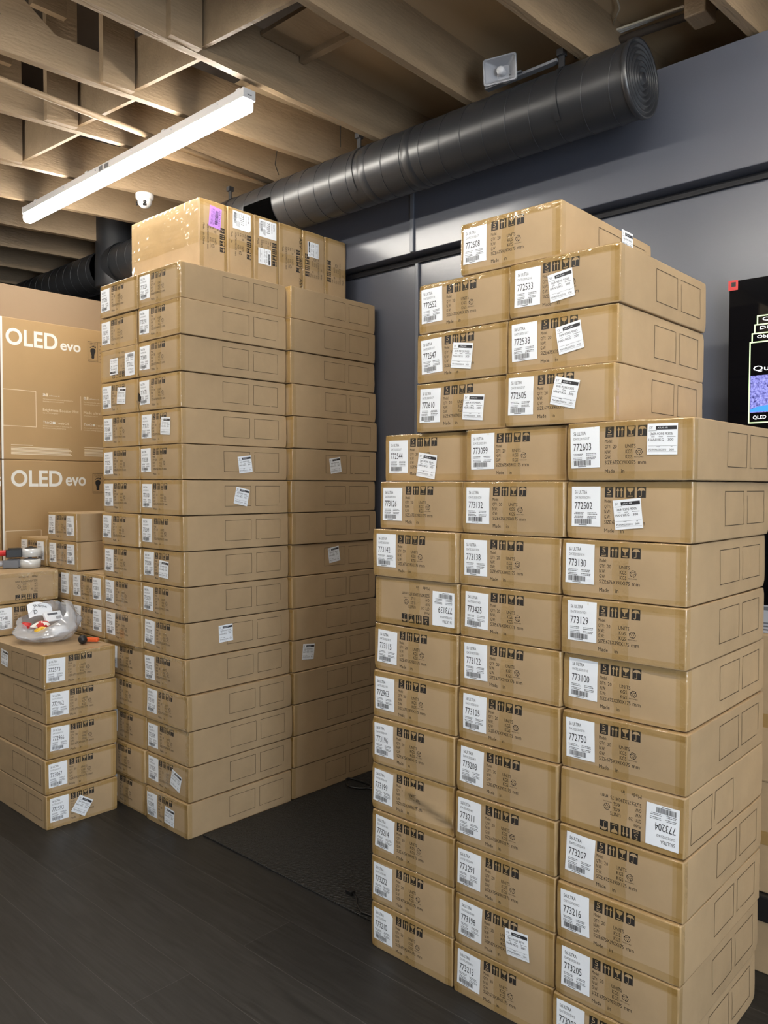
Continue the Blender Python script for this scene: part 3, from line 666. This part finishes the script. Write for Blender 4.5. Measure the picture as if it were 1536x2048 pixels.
# cartons with two labels in the row behind
GH = 'cartons with paired labels'
hs = Matrix.Diagonal((.972, 1, 1, 1))
for l in range(7):
    carton('%s paired-label carton next to the tall stack' % ORD[l], at_corner(-2.500, .026, 0, l * HL) @ hs, '773417', 'S6 MAX', '2025/4/3', group=GH, lab2='773801')
    carton('%s paired-label carton in the column under the single raised one' % ORD[l], at_corner(-2.892, .026, 0, l * HL) @ hs, '773418', 'S6 MAX', '2025/4/3', group=GH, lab2='773802')
    carton('%s paired-label carton in the column nearest the television cartons' % ORD[l], at_corner(-3.284, .026, 0, l * HL) @ hs, '773419', 'S6 MAX', '2025/4/3', group=GH, lab2='773803')
hz = Matrix.Diagonal((.95, 1, .962, 1))
carton('raised paired-label carton just below the single uppermost one', at_corner(-2.822, .030, 0, 7 * HL) @ hz, '773420', 'S6 MAX', '2025/4/3', group=GH, lab2='773804')
carton('raised paired-label carton behind the tape dispensers', at_corner(-3.222, .030, 0, 7 * HL) @ hz, '773421', 'S6 MAX', '2025/4/3', group=GH, lab2='773805')
carton('single uppermost paired-label carton with torn tape on its edge', at_corner(-2.826, .032, 0, 7 * HL + .1705) @ hz, '773422', 'S6 MAX', '2025/4/3', group=GH, lab2='773806')

# ------------------------------------------------------------------ television cartons
TX = -3.5
def tvf(off): return lambda y, z: (TX + off, y, z)
def tv_carton(z0, z1, lab, kind):
    t = thing('television_carton', lab, 'carton', (0, 0, 0), group='printed television cartons')
    b = MB().box(TX - .19, TX, .036, 1.38, z0 + .001, z1 - .001, bev=.006)
    vs = []
    f = tvf(.0006)
    dz = z1 - 2.901
    if kind:
        Z = lambda z: z + dz
        if kind == 1:
            b.text('OLED', .070, .430, Z(2.716), Z(2.830), f, 1); b.text('evo', .450, .601, Z(2.722), Z(2.773), f, 1)
            b.frame(.045, .273, Z(2.163), Z(2.414), .0035, f, 2); cz = 0; cy = 0
        else:
            b.text('OLED', .095, .455, Z(2.716), Z(2.830), f, 1); b.text('evo', .480, .631, Z(2.722), Z(2.785), f, 1)
            b.frame(-.0 + .052, .300, Z(2.163), Z(2.414), .0035, f, 2); cz = .004; cy = .030
        b.frame(.655 + cy, .735 + cy, Z(2.668), Z(2.814), .0022, f, 3); b.frame(.7328 + cy, 1.0 + cy, Z(2.668), Z(2.814), .0022, f, 3)
        b.text('CARBON', .664 + cy, .727 + cy, Z(2.797), Z(2.806), f, 3); b.text('TRUST', .672 + cy, .719 + cy, Z(2.785), Z(2.793), f, 3); b.text('REDUCING CO2', .662 + cy, .728 + cy, Z(2.676), Z(2.682), f, 3)
        c = .695 + cy
        foot = [(-.011, 2.694), (-.006, 2.690), (.006, 2.690), (.011, 2.696), (.011, 2.712), (.013, 2.725), (.020, 2.738), (.022, 2.752), (.016, 2.763), (.004, 2.767), (-.010, 2.764), (-.019, 2.754), (-.020, 2.740), (-.014, 2.726), (-.010, 2.712)]
        b.poly([(c + y, Z(z)) for y, z in foot], f, 3)
        for i, (y, z, r) in enumerate(((.018, 2.775, .0065), (.007, 2.779, .0045), (-.003, 2.778, .004), (-.012, 2.775, .0036), (-.019, 2.769, .0034))):
            b.poly([(c + y + r * math.cos(k * PI / 5), Z(z) + r * 1.15 * math.sin(k * PI / 5)) for k in range(10)], f, 3)
        for i in range(5): b.text(('THE', 'HCP', 'www', 'CO2', 'TV')[i], .747 + cy, .790 + cy, Z(2.78 - i * .024), Z(2.790 - i * .024), f, 3)
        if kind == 1:
            for y0, ls in ((.320, ('Brightness Booster Max', .582, 'Up to 70% brighter')), (.620, ('Made ultralight', .800, 'Using lightweight composite'))):
                b.text('a', y0, y0 + .022, Z(2.386), Z(2.404), f, 1); b.rect(y0 + .024, y0 + .037, Z(2.384), Z(2.406), f, 2); b.text('AI Processor 4K', y0 + .046, y0 + .122, Z(2.388), Z(2.396), f, 1)
                b.text('The most powerful, advanced processor for', y0, y0 + .222, Z(2.360), Z(2.370), f, 2); b.text('stunning picture and sound', y0, y0 + .15, Z(2.345), Z(2.354), f, 2)
                b.text(ls[0], y0, ls[1], Z(2.275), Z(2.300), f, 2); b.text(ls[2], y0, y0 + .11, Z(2.262), Z(2.271), f, 2)
                b.text('ThinQ', y0, y0 + .062, Z(2.190), Z(2.212), f, 1); b.rect(y0 + .068, y0 + .088, Z(2.193), Z(2.209), f, 1); b.rect(y0 + .100, y0 + .102, Z(2.186), Z(2.212), f, 2); b.text('webOS', y0 + .108, y0 + .188, Z(2.192), Z(2.210), f, 2)
                b.text('The best part of smart TV technology for', y0, y0 + .211, Z(2.172), Z(2.181), f, 2); b.text('limitless viewing experience', y0, y0 + .165, Z(2.157), Z(2.166), f, 2)
            b.rect(.598, .6005, Z(2.158), Z(2.406), f, 2)
            for y0, y1 in ((.097, .530), (.622, 1.0)):
                for i in range(6): b.rect(y0, y1 - .012 * ((i * 7) % 3), Z(1.972 + i * .009), Z(1.977 + i * .009), f, 2)
                b.rect(y0, y0 + .15, Z(2.034), Z(2.038), f, 2)
    b.build('body', [M_tvcard, M_wprint, M_fprint, M_ink], t)
    e = MB().box(TX - .001, TX + .0015, .0345, .047, z0 + .003, z1 - .003); e.build('edge_strip', M_wprint, t)
    return t
tv_carton(1.934, 2.901, 'topmost television carton, white lettering, beside the tall stack', 1)
tv_carton(0.967, 1.934, 'middle television carton below the topmost one, white lettering', 2)
tv_carton(0.0, 0.967, 'lowest television carton hidden behind the stacked cartons', 0)
for z0, z1, lab in ((1.934, 2.90, 'upper television carton at the frame edge, almost cut off'), (.967, 1.934, 'lower television carton at the frame edge with a white letter'), (0, .967, 'bottom television carton at the frame edge, out of sight')):
    t = thing('television_carton', lab, 'carton', group='printed television cartons at the frame edge')
    b = MB().box(TX - .19, TX - .002, -1.30, .030, z0 + .001, z1 - .001, bev=.006)
    if z0 == .967: b.text('G', -.045, .026, 1.748, 1.822, tvf(-.0012), 1)
    b.build('body', [M_tvcard, M_wprint], t)
t = tag(MB().box(-4.02, -3.72, -1.3, 1.38, 0, 3.175, bev=.008).build('tall_carton', M_plaincard), 'tall plain brown carton standing behind the television cartons', 'carton')

# ------------------------------------------------------------------ duct
DY, DZ, DR = 1.023, 3.466, 0.152
TD = thing('spiral_duct', 'long black round spiral duct hung along the grey wall', 'duct', (0, DY, DZ))
seg = 48
def duct_run(xa, xb, name, pitch=.128, parent=TD):
    mb = MB(); vs = []; fs = []
    n = int(abs(xb - xa) / .4) + 1
    for i in range(n + 1):
        x = xa + (xb - xa) * i / n
        for k in range(seg): vs.append((x, DR * math.cos(2 * PI * k / seg), DR * math.sin(2 * PI * k / seg)))
    for i in range(n):
        for k in range(seg): fs.append((i * seg + k, i * seg + (k + 1) % seg, (i + 1) * seg + (k + 1) % seg, (i + 1) * seg + k))
    if xb > xa: fs = [f[::-1] for f in fs]
    mb.add(vs, fs, 0, True)
    mb.build(name, M_duct, parent)
    turns = abs(xb - xa) / pitch; hp = []
    for i in range(int(turns * 32)):
        a = 2 * PI * i / 32; x = xb - pitch * i / 32
        hp.append((x, (DR + .0006) * math.cos(a), (DR + .0006) * math.sin(a)))
    MB().tube(hp, .0022, 5).build('spiral_seam', M_duct, parent)
duct_run(-3.62, .560, 'pipe')
duct_run(-7.4, -3.88, 'pipe')
cap = MB()
cp = [(.0, .012)]
for k in range(6):
    r0 = .014 + k * .0225; cp += [(r0, .010 - .001 * k), (r0 + .009, .010 - .001 * k), (r0 + .012, -.004), (r0 + .0205, -.004)]
cp += [(.148, .006), (.158, .006), (.158, -.018), (.152, -.020)]
cap.lathe(cp, 48, Matrix.Translation((.565, 0, 0)) @ Matrix.Rotation(PI / 2, 4, 'Y') @ Matrix.Rotation(0.0, 4, 'X'))
cap.build('end_cap', M_duct, TD)
for x in (-.62, -.93):
    MB().lathe([(DR + .0004, -.027), (DR + .0022, -.025), (DR + .0022, .025), (DR + .0004, .027)], 48, Matrix.Translation((x, 0, 0)) @ Matrix.Rotation(PI / 2, 4, 'Y')).build('coupling_band', M_duct, TD)
op = MB(); vs = []; fs = []               # black patch painting the shade inside the outlet near the tall stack
for i in range(2):
    for k in range(9):
        a = PI * 1.02 + (PI * .30) * k / 8 - .12; vs.append((-1.93 + .26 * i, (DR + .003) * math.cos(a), (DR + .003) * math.sin(a)))
for k in range(8): fs.append((k, k + 1, 9 + k + 1, 9 + k))
op.add(vs, fs); op.build('outlet', mat('outlet_shade_black', (0.001, 0.001, 0.001), 1.0, spec=0.0), TD)
tee = MB()
tee.lathe([(.0, -.175), (.150, -.175), (.156, -.165), (.156, .02), (.150, .09), (.150, .43)], 40, Matrix.Translation((-3.75, 0, 0)))
tee.lathe([(.156, .05), (.162, .16)], 40, Matrix.Translation((-3.75, 0, 0)) @ Matrix.Rotation(PI / 2, 4, 'Y'))
tee.build('tee_branch', M_duct, TD)
for x, xj in ((-1.005, -.93), (.235, .262), (-2.16, -2.0)):
    hs_ = MB(); vs = []; fs = []
    for i in range(25):
        a = PI * 1.25 - PI * 1.0 * i / 24
        for dx in (-.014, .014): vs.append((x + dx, (DR + .004) * math.cos(a), (DR + .004) * math.sin(a)))
    for i in range(24): fs.append((2 * i, 2 * i + 1, 2 * i + 3, 2 * i + 2))
    hs_.add(vs, fs, 0, True); hs_.box(x - .014, x + .014, -.085, -.079, .12, .20).box(x - .016, x + .016, -.10, -.065, .178, .205)
    hs_.build('hanger_strap', M_duct, TD)

# ------------------------------------------------------------------ things fixed overhead
hp = thing('horn_speaker', 'small grey horn loudspeaker on the bracket over the black duct', 'speaker', (-.035, .862, 3.648), (math.radians(8), 0, math.radians(14)))
def loft(rings, parent, name, m, close=True):
    mb = MB(); n = len(rings[0])
    vs = [p for r in rings for p in r]; fs = []
    for i in range(len(rings) - 1):
        for k in range(n): fs.append((i * n + k, i * n + (k + 1) % n, (i + 1) * n + (k + 1) % n, (i + 1) * n + k))
    if close: fs.append(list(range((len(rings) - 1) * n, len(rings) * n)))
    mb.add(vs, fs, 0, False); return mb.build(name, m, parent)
def rr(w, h, y, r=.012, n=4):
    o = []
    for cx, cz, a0 in ((w - r, h - r, 0), (-w + r, h - r, PI / 2), (-w + r, -h + r, PI), (w - r, -h + r, 1.5 * PI)):
        for k in range(n + 1): a = a0 + PI / 2 * k / n; o.append((cx + r * math.cos(a), y, cz + r * math.sin(a)))
    return o
loft([rr(.079, .057, 0), rr(.079, .057, -.006), rr(.073, .051, -.006), rr(.070, .048, 0), rr(.03, .028, .040, .01)], hp, 'flare', M_hgrey)
loft([rr(.080, .058, .001), rr(.042, .036, .035, .015), rr(.036, .036, .04, .03), rr(.036, .036, .08, .034), rr(.03, .03, .088, .028)], hp, 'driver_housing', M_grey)
MB().lathe([(0, -.004), (.014, -.003), (.018, .002), (.020, .012), (.014, .05)], 20, Matrix.Rotation(-PI / 2, 4, 'X') @ Matrix.Translation((0, 0, 0))).build('horn_core', M_grey, hp)
MB().box(.03, .09, .03, .055, -.02, -.012).box(.08, .09, .03, .10, -.02, -.012).build('mounting_foot', M_dgrey, hp)
bp_ = tag(MB().box(-.17, .215, .93, .965, 3.6275, 3.640, bev=.002).build('bracket_bar', M_dgrey), 'flat dark bracket bar lying along the top of the black duct', 'bracket')
dc = thing('dome_camera', 'white dome security camera under a joist above the tall stack', 'camera', (J4(.6) + .03, .6, ZJ - .001))
MB().lathe([(0, 0), (.055, 0), (.057, -.006), (.055, -.028), (.047, -.036), (0, -.036)], 28).build('base', M_white, dc)
bd = MB().lathe([(0, -.090)] + [(.044 * math.sin(PI * k / 14), -.046 - .044 * math.cos(PI * k / 14)) for k in range(1, 14)] + [(0, -.002)], 28); bd.build('ball', M_white, dc)
look = (Vector((2.0, -2.2, 1.8)) - Vector((J4(.6), .6, 3.6))).normalized()
Tl = Matrix.Translation(Vector((0, 0, -.046)) + look * .0435) @ look.to_track_quat('Z', 'Y').to_matrix().to_4x4()
MB().lathe([(0, .003), (.010, .003), (.011, -.004)], 18, Tl).build('lens', M_black, dc)
Tl2 = Matrix.Translation(Vector((0, 0, -.046)) + (look + Vector((0, 0, -.52))).normalized() * .0435) @ (look + Vector((0, 0, -.52))).to_track_quat('Z', 'Y').to_matrix().to_4x4()
MB().box(-.012, .012, -.007, .007, -.004, .002, T=Tl2).build('infrared_window', M_black, dc)
MB().tube([(-.03, 0, -.01), (-.07, .0, -.012), (-.085, -.01, -.04), (-.06, -.02, -.06), (-.04, -.01, -.04), (-.06, .01, -.002)], .004, 6).build('cable', M_black, dc)
tag(MB().tube([(-1.785, -5.9, 3.642), (-1.795, -.634, 3.6435), (-1.846, 1.03, 3.6435)], .016, 10).build('conduit_pipe', M_wood), 'thin tan painted pipe running along under the joists past the strip light', 'pipe')
cb = thing('cable_run', 'pale cables bundled along a brown pipe above the duct end', 'cable', (0, 0, 0))
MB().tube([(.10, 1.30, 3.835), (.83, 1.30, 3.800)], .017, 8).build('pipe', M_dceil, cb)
for i in range(4):
    MB().tube([(.08, 1.27 + .012 * i, 3.862 + .004 * i), (.3, 1.265 + .01 * i, 3.858), (.5, 1.262 + .013 * i, 3.845 + .004 * i), (.83, 1.27 + .01 * i, 3.828 + .003 * i)], .006, 6).build('cable', M_white if i % 2 else M_cream, cb)
tag(MB().tube([(.30, 1.26, 3.862), (.40, 1.15, 3.875), (.46, .95, 3.885), (.50, .75, 3.89), (.52, .5, 3.89)], .004, 6).build('loose_cable', M_cream), 'single thin cream cable drooping from the ceiling near the cable bundle', 'cable')
tag(MB().box(.70, .79, 1.12, 1.24, 3.70, 3.89, bev=.006).build('joist_bracket', M_wood), 'short tan block fixed beside a joist at the top of the wall', 'bracket')
for i, (pts) in enumerate(([(-1.20, .99, 3.67), (-1.14, .93, 3.70), (-1.06, .86, 3.78), (-.99, .83, 3.80)], [(-1.75, 1.0, 3.66), (-1.70, .93, 3.69), (-1.62, .88, 3.74), (-1.52, .85, 3.78)])):
    tag(MB().tube(pts, .0025, 5).build('hanging_wire', M_black), ('thin black wire curling up from the duct beside its strap', 'thin black wire curling up from the duct above the tall stack')[i], 'wire')

# ------------------------------------------------------------------ television on the wall
tv = thing('television', 'large black wall television showing blue picture cards', 'television', (0, 1.34, 0))
MB().box(.825, 3.05, 0, .07, 1.245, 2.640, bev=.004).build('body', M_scr, tv)
sc = MB(); f = lambda x, z: (x, -.0012, z); g = lambda x, z: (x, -.0018, z)
def tab(x0, x1, z0, z1, bottom=True):
    t_ = .005; sc.rect(x0, x1, z1 - t_, z1, f, 0); sc.rect(x0, x0 + t_, z0, z1, f, 0); sc.rect(x1 - t_, x1, z0, z1, f, 0)
    if bottom: sc.rect(x0, x1, z0, z0 + t_, f, 0)
tab(.913, 2.0, 2.030, 2.372)
for i, s_ in enumerate(('Object Tracking Sound', 'Direct Full Array', 'Quantum Matrix')):
    x0 = .918 + .010 * (i + .3); z0 = 2.372 + .036 * i; tab(x0, 1.99 - .01 * i, z0, z0 + .036, False); sc.text(s_, x0 + .022, x0 + .30, z0 + .009, z0 + .026, f, 1)
sc.text('Quantum HDR', .930, 1.25, 2.245, 2.270, f, 1)
sc.rect(.920, 1.99, 2.075, 2.230, f, 2); sc.poly([(.920, 2.078), (.920, 2.088), (.945, 2.098), (.985, 2.104), (1.03, 2.106), (1.09, 2.098), (1.12, 2.078)], g, 3); sc.text('QLED', .932, .985, 2.045, 2.062, f, 1)
sc.build('picture', [M_lgreen, M_lwhite, M_lblue, M_lwave], tv)
rs = MB().box(.823, .862, -.004, -.001, 2.600, 2.642, 0); rs.box(.836, .854, -.0055, -.004, 2.615, 2.634, 1)
rs.build('corner_sticker', [M_red, M_black], tv)

# ------------------------------------------------------------------ behind the stepped pile
GB = 'goods between the stepped pile and the grey wall'
t = thing('large_carton', 'brown carton on the floor behind the stepped pile, under the black slab', 'carton', group=GB)
MB().box(.98, 1.9, .82, 1.30, 0.0, .195, bev=.005).build('body', M_card, t)
tag(MB().box(.97, 1.95, .80, 1.32, .197, .292, bev=.006).build('flat_panel', M_black), 'black flat slab lying between brown cartons behind the stepped pile', 'panel')
t = thing('large_carton', 'big brown carton on the black slab behind the stepped pile', 'carton', group=GB)
MB().box(.98, 1.9, .825, 1.30, .294, .700, bev=.006).build('body', M_card, t)
MB().box(.98, 1.9, .8235, .8245, .47, .52).build('tape', M_tape, t)
t = thing('large_carton', 'upper brown carton behind the stepped pile below the television', 'carton', group=GB)
MB().box(.97, 1.9, .815, 1.30, .702, 1.235, bev=.006).build('body', M_card, t)
MB().box(.97, 1.9, .8135, .8145, .90, .95).build('tape', M_tape, t)
sg = MB().box(1.118, 1.32, .84, .848, 1.236, 1.335, 0); sg.rect(1.122, 1.318, 1.318, 1.331, lambda x, z: (x, .8392, z), 1)
for i in range(3): sg.rect(1.13, 1.30, 1.245 + i * .012, 1.250 + i * .012, lambda x, z: (x, .8392, z), 1)
tag(sg.build('price_card', [M_grey, M_dgrey]), 'small grey printed card standing on the upper brown carton below the television', 'card')

# ------------------------------------------------------------------ floor things
tag(MB().box(-1.272, -.006, .10, 1.38, 0.0, .008, bev=.003).build('rubber_mat', M_mat), 'black ribbed rubber mat on the dark floor between the two piles', 'mat')
lp = [(-1.165 + .085 * math.cos(a) + .025 * math.sin(2 * a), 1.09 + .055 * math.sin(a), .017 + .003 * math.sin(3 * a)) for a in [2 * PI * k / 24 for k in range(25)]]
lp += [(-1.04, 1.10, .017), (-.98, 1.14, .017), (-.9, 1.16, .017), (-.8, 1.2, .017), (-.6, 1.2, .017)]
tag(MB().tube(lp, .0055, 6).build('power_cord', M_black), 'black cord lying looped on the mat against the tall stack', 'cord')
pc = thing('plug_cord', 'short black cord ending in a small plug on the mat edge', 'cord', (0, 0, 0))
MB().tube([(-.300, .192, .016), (-.265, .178, .014), (-.225, .140, .013), (-.17, .112, .013), (-.12, .118, .0135), (-.05, .15, .0135), (-.02, .17, .0135)], .0045, 6).build('cord', M_black, pc)
MB().box(-.335, -.298, .178, .206, .0085, .026, bev=.003).build('plug', M_black, pc)

# ------------------------------------------------------------------ bag and small tools on the low stack
ZF = 5 * HL - .002
bg = thing('plastic_bag', 'crumpled translucent grey plastic bag of wrappers on the low carton stack', 'bag', (-2.335, -.185, ZF))
mb = MB(); nu, nvv = 56, 22; vs = []; fs = []
for j in range(nvv + 1):
    t_ = j / nvv
    for i in range(nu):
        a = 2 * PI * i / nu
        rad = (.10 + .075 * math.sin(min(1, t_ * 1.55) * PI / 2)) * (1 - .30 * max(0, t_ - .62) / .38)
        lift = 1.15 + .70 * max(0, math.cos(a - 2.6)) + .85 * math.exp(-((((a - .9 + PI) % (2 * PI)) - PI) / .42) ** 2) - .55 * math.exp(-((((a - 5.2 + PI) % (2 * PI)) - PI) / .85) ** 2)
        z = .112 * (t_ ** 1.15) * lift
        n_ = noise.noise(Vector((math.cos(a) * 3, math.sin(a) * 3, t_ * 3))) * .035 * (.3 + t_) + abs(noise.noise(Vector((math.cos(a) * 7, math.sin(a) * 7, t_ * 4)))) * .022 * t_
        ex = 1.05 if math.cos(a) > 0 else 1.12
        r = max(.02, rad + n_ - .05 * max(0, lift - 1) * t_ * t_)
        vs.append((r * 1.12 * math.cos(a) * ex * .85, r * math.sin(a) * 1.02, max(.002, z + noise.noise(Vector((a * 3, t_ * 5, 1))) * .012 * t_)))
for j in range(nvv):
    for i in range(nu): fs.append((j * nu + i, j * nu + (i + 1) % nu, (j + 1) * nu + (i + 1) % nu, (j + 1) * nu + i))
fs.append(list(range(nu))[::-1])
mb.add(vs, fs, 0, True); mb.build('film', M_bag, bg)
fl = MB()
fl.rect(0, .14, 0, .075, lambda u, w: (-.085 - .03 * w / .075, -.075 + u, .115 + w + .012 * math.sin(u * 30)), 0, 8, 4)
fl.text('Skippe', .03, .11, .045, .062, lambda u, w: (-.083 - .03 * w / .075, -.075 + u, .115 + w + .012 * math.sin(u * 30)), 1)
fl.text('D', .03, .05, .012, .034, lambda u, w: (-.083 - .03 * w / .075, -.075 + u, .115 + w + .012 * math.sin(u * 30)), 1)
fl.build('printed_flap', [M_paper, M_lblink], bg)
def packet(name, lab, loc, size, m, rot, seed, mats=None):
    p = MB(); n = 14; vs = []; fs = []; sx, sy, sz = size
    for j in range(9):
        ph = PI * j / 8
        for i in range(n):
            a = 2 * PI * i / n; k = 1 + noise.noise(Vector((math.cos(a) * 1.6, math.sin(a) * 1.6, ph + seed))) * .55
            sq = max(abs(math.cos(a)), abs(math.sin(a)))
            vs.append((sx * math.sin(ph) * math.cos(a) / sq * k, sy * math.sin(ph) * math.sin(a) / sq * k, -sz * math.cos(ph)))
    for j in range(8):
        for i in range(n): fs.append((j * n + i, j * n + (i + 1) % n, (j + 1) * n + (i + 1) % n, (j + 1) * n + i))
    p.add(vs, fs)
    if mats: p.m = [(i * 7 // 3) % 3 % 2 for i in range(len(p.f))]
    o = p.build(name, mats or m); o.location = loc; o.rotation_euler = rot
    return tag(o, lab, 'wrapper', 'crumpled wrappers inside the bag')
bx, by = -2.335, -.185
packet('snack_wrapper', 'crumpled red and white wrapper inside the plastic bag', (bx - .020, by - .035, ZF + .082), (.036, .036, .022), M_red, (.2, .1, .5), 1, [M_red, M_wprint])
packet('snack_wrapper', 'crumpled yellow wrapper at the front of the plastic bag', (bx + .060, by - .075, ZF + .068), (.026, .028, .018), M_yellow, (.1, -.3, .2), 5)
packet('snack_wrapper', 'crumpled dark red wrapper at the rim of the plastic bag', (bx - .045, by - .110, ZF + .086), (.024, .024, .016), M_red, (.4, .1, 1.2), 9)
packet('tissue', 'crumpled white tissue at the mouth of the plastic bag', (bx + .085, by + .020, ZF + .058), (.034, .034, .022), M_paper, (.2, .4, .1), 13)
kb = MB().box(-.030, .030, -.055, .055, 0, .016, 0, bev=.002).rect(-.020, -.008, -.035, .03, lambda u, w: (u, w, .0166), 1).rect(.004, .022, .010, .045, lambda u, w: (u, w, .0166), 2)
o = kb.build('small_packet', [M_paper, M_dgrey, M_lblue2 if 'M_lblue2' in globals() else M_grey]); o.location = (bx - .070, by + .050, ZF + .110); o.rotation_euler = (0, 1.0, .2)
tag(o, 'flat white and grey printed packet poking out of the plastic bag', 'packet')
kn = thing('utility_knife', 'orange and black hand tool lying beside the plastic bag', 'tool', (-2.085, -.065, ZF), (0, 0, math.radians(35)))
MB().box(-.055, .045, -.014, .014, .002, .026, bev=.009).build('handle', M_orange, kn)
o = MB().lathe([(0, -.022), (.016, -.020), (.024, -.008), (.024, .008), (.016, .020), (0, .022)], 16).build('knob', M_black, kn); o.location = (-.022, -.052, .024); o.rotation_euler = (PI / 2, .4, .6)
MB().tube([(-.03, -.035, .022), (-.045, -.008, .016)], .009, 8).build('neck', M_black, kn)

# tape dispensers on the neighbouring stack
ZG = 7 * HL - .002
def tape_gun(loc, rz, lab, hm, fm):
    t = thing('tape_dispenser', lab, 'tape dispenser', loc, (0, 0, rz), 'tape dispensers')
    MB().lathe([(.040, .002), (.062, .002), (.062, .052), (.040, .052), (.040, .002)], 40, Matrix.Translation((0, 0, 0))).build('tape_roll', M_roll, t)
    MB().lathe([(0, .0), (.036, .0), (.039, .004), (.039, .050), (.030, .056), (.012, .058), (.010, .064), (0, .064)], 24).build('hub', fm, t)
    MB().box(-.125, -.055, -.030, .030, .004, .056, bev=.004).box(-.150, -.062, -.045, -.030, .002, .050, bev=.003).build('frame', fm, t)
    MB().tube([(-.115, 0, .028), (-.145, -.004, .028), (-.20, -.012, .028), (-.255, -.014, .028)], [.016, .018, .019, .017], 12).build('handle', hm, t)
    MB().box(-.270, -.252, -.030, .002, .012, .044, bev=.004).build('handle_end', fm, t)
    return t
tape_gun((-2.86, -.06, ZG), math.radians(62), 'grey-handled tape dispenser with a clear roll, underneath the red one', M_grey, M_dgrey)
tape_gun((-2.88, -.045, ZG + .0655), math.radians(78), 'red-handled tape dispenser resting on the grey one', M_red, M_black)
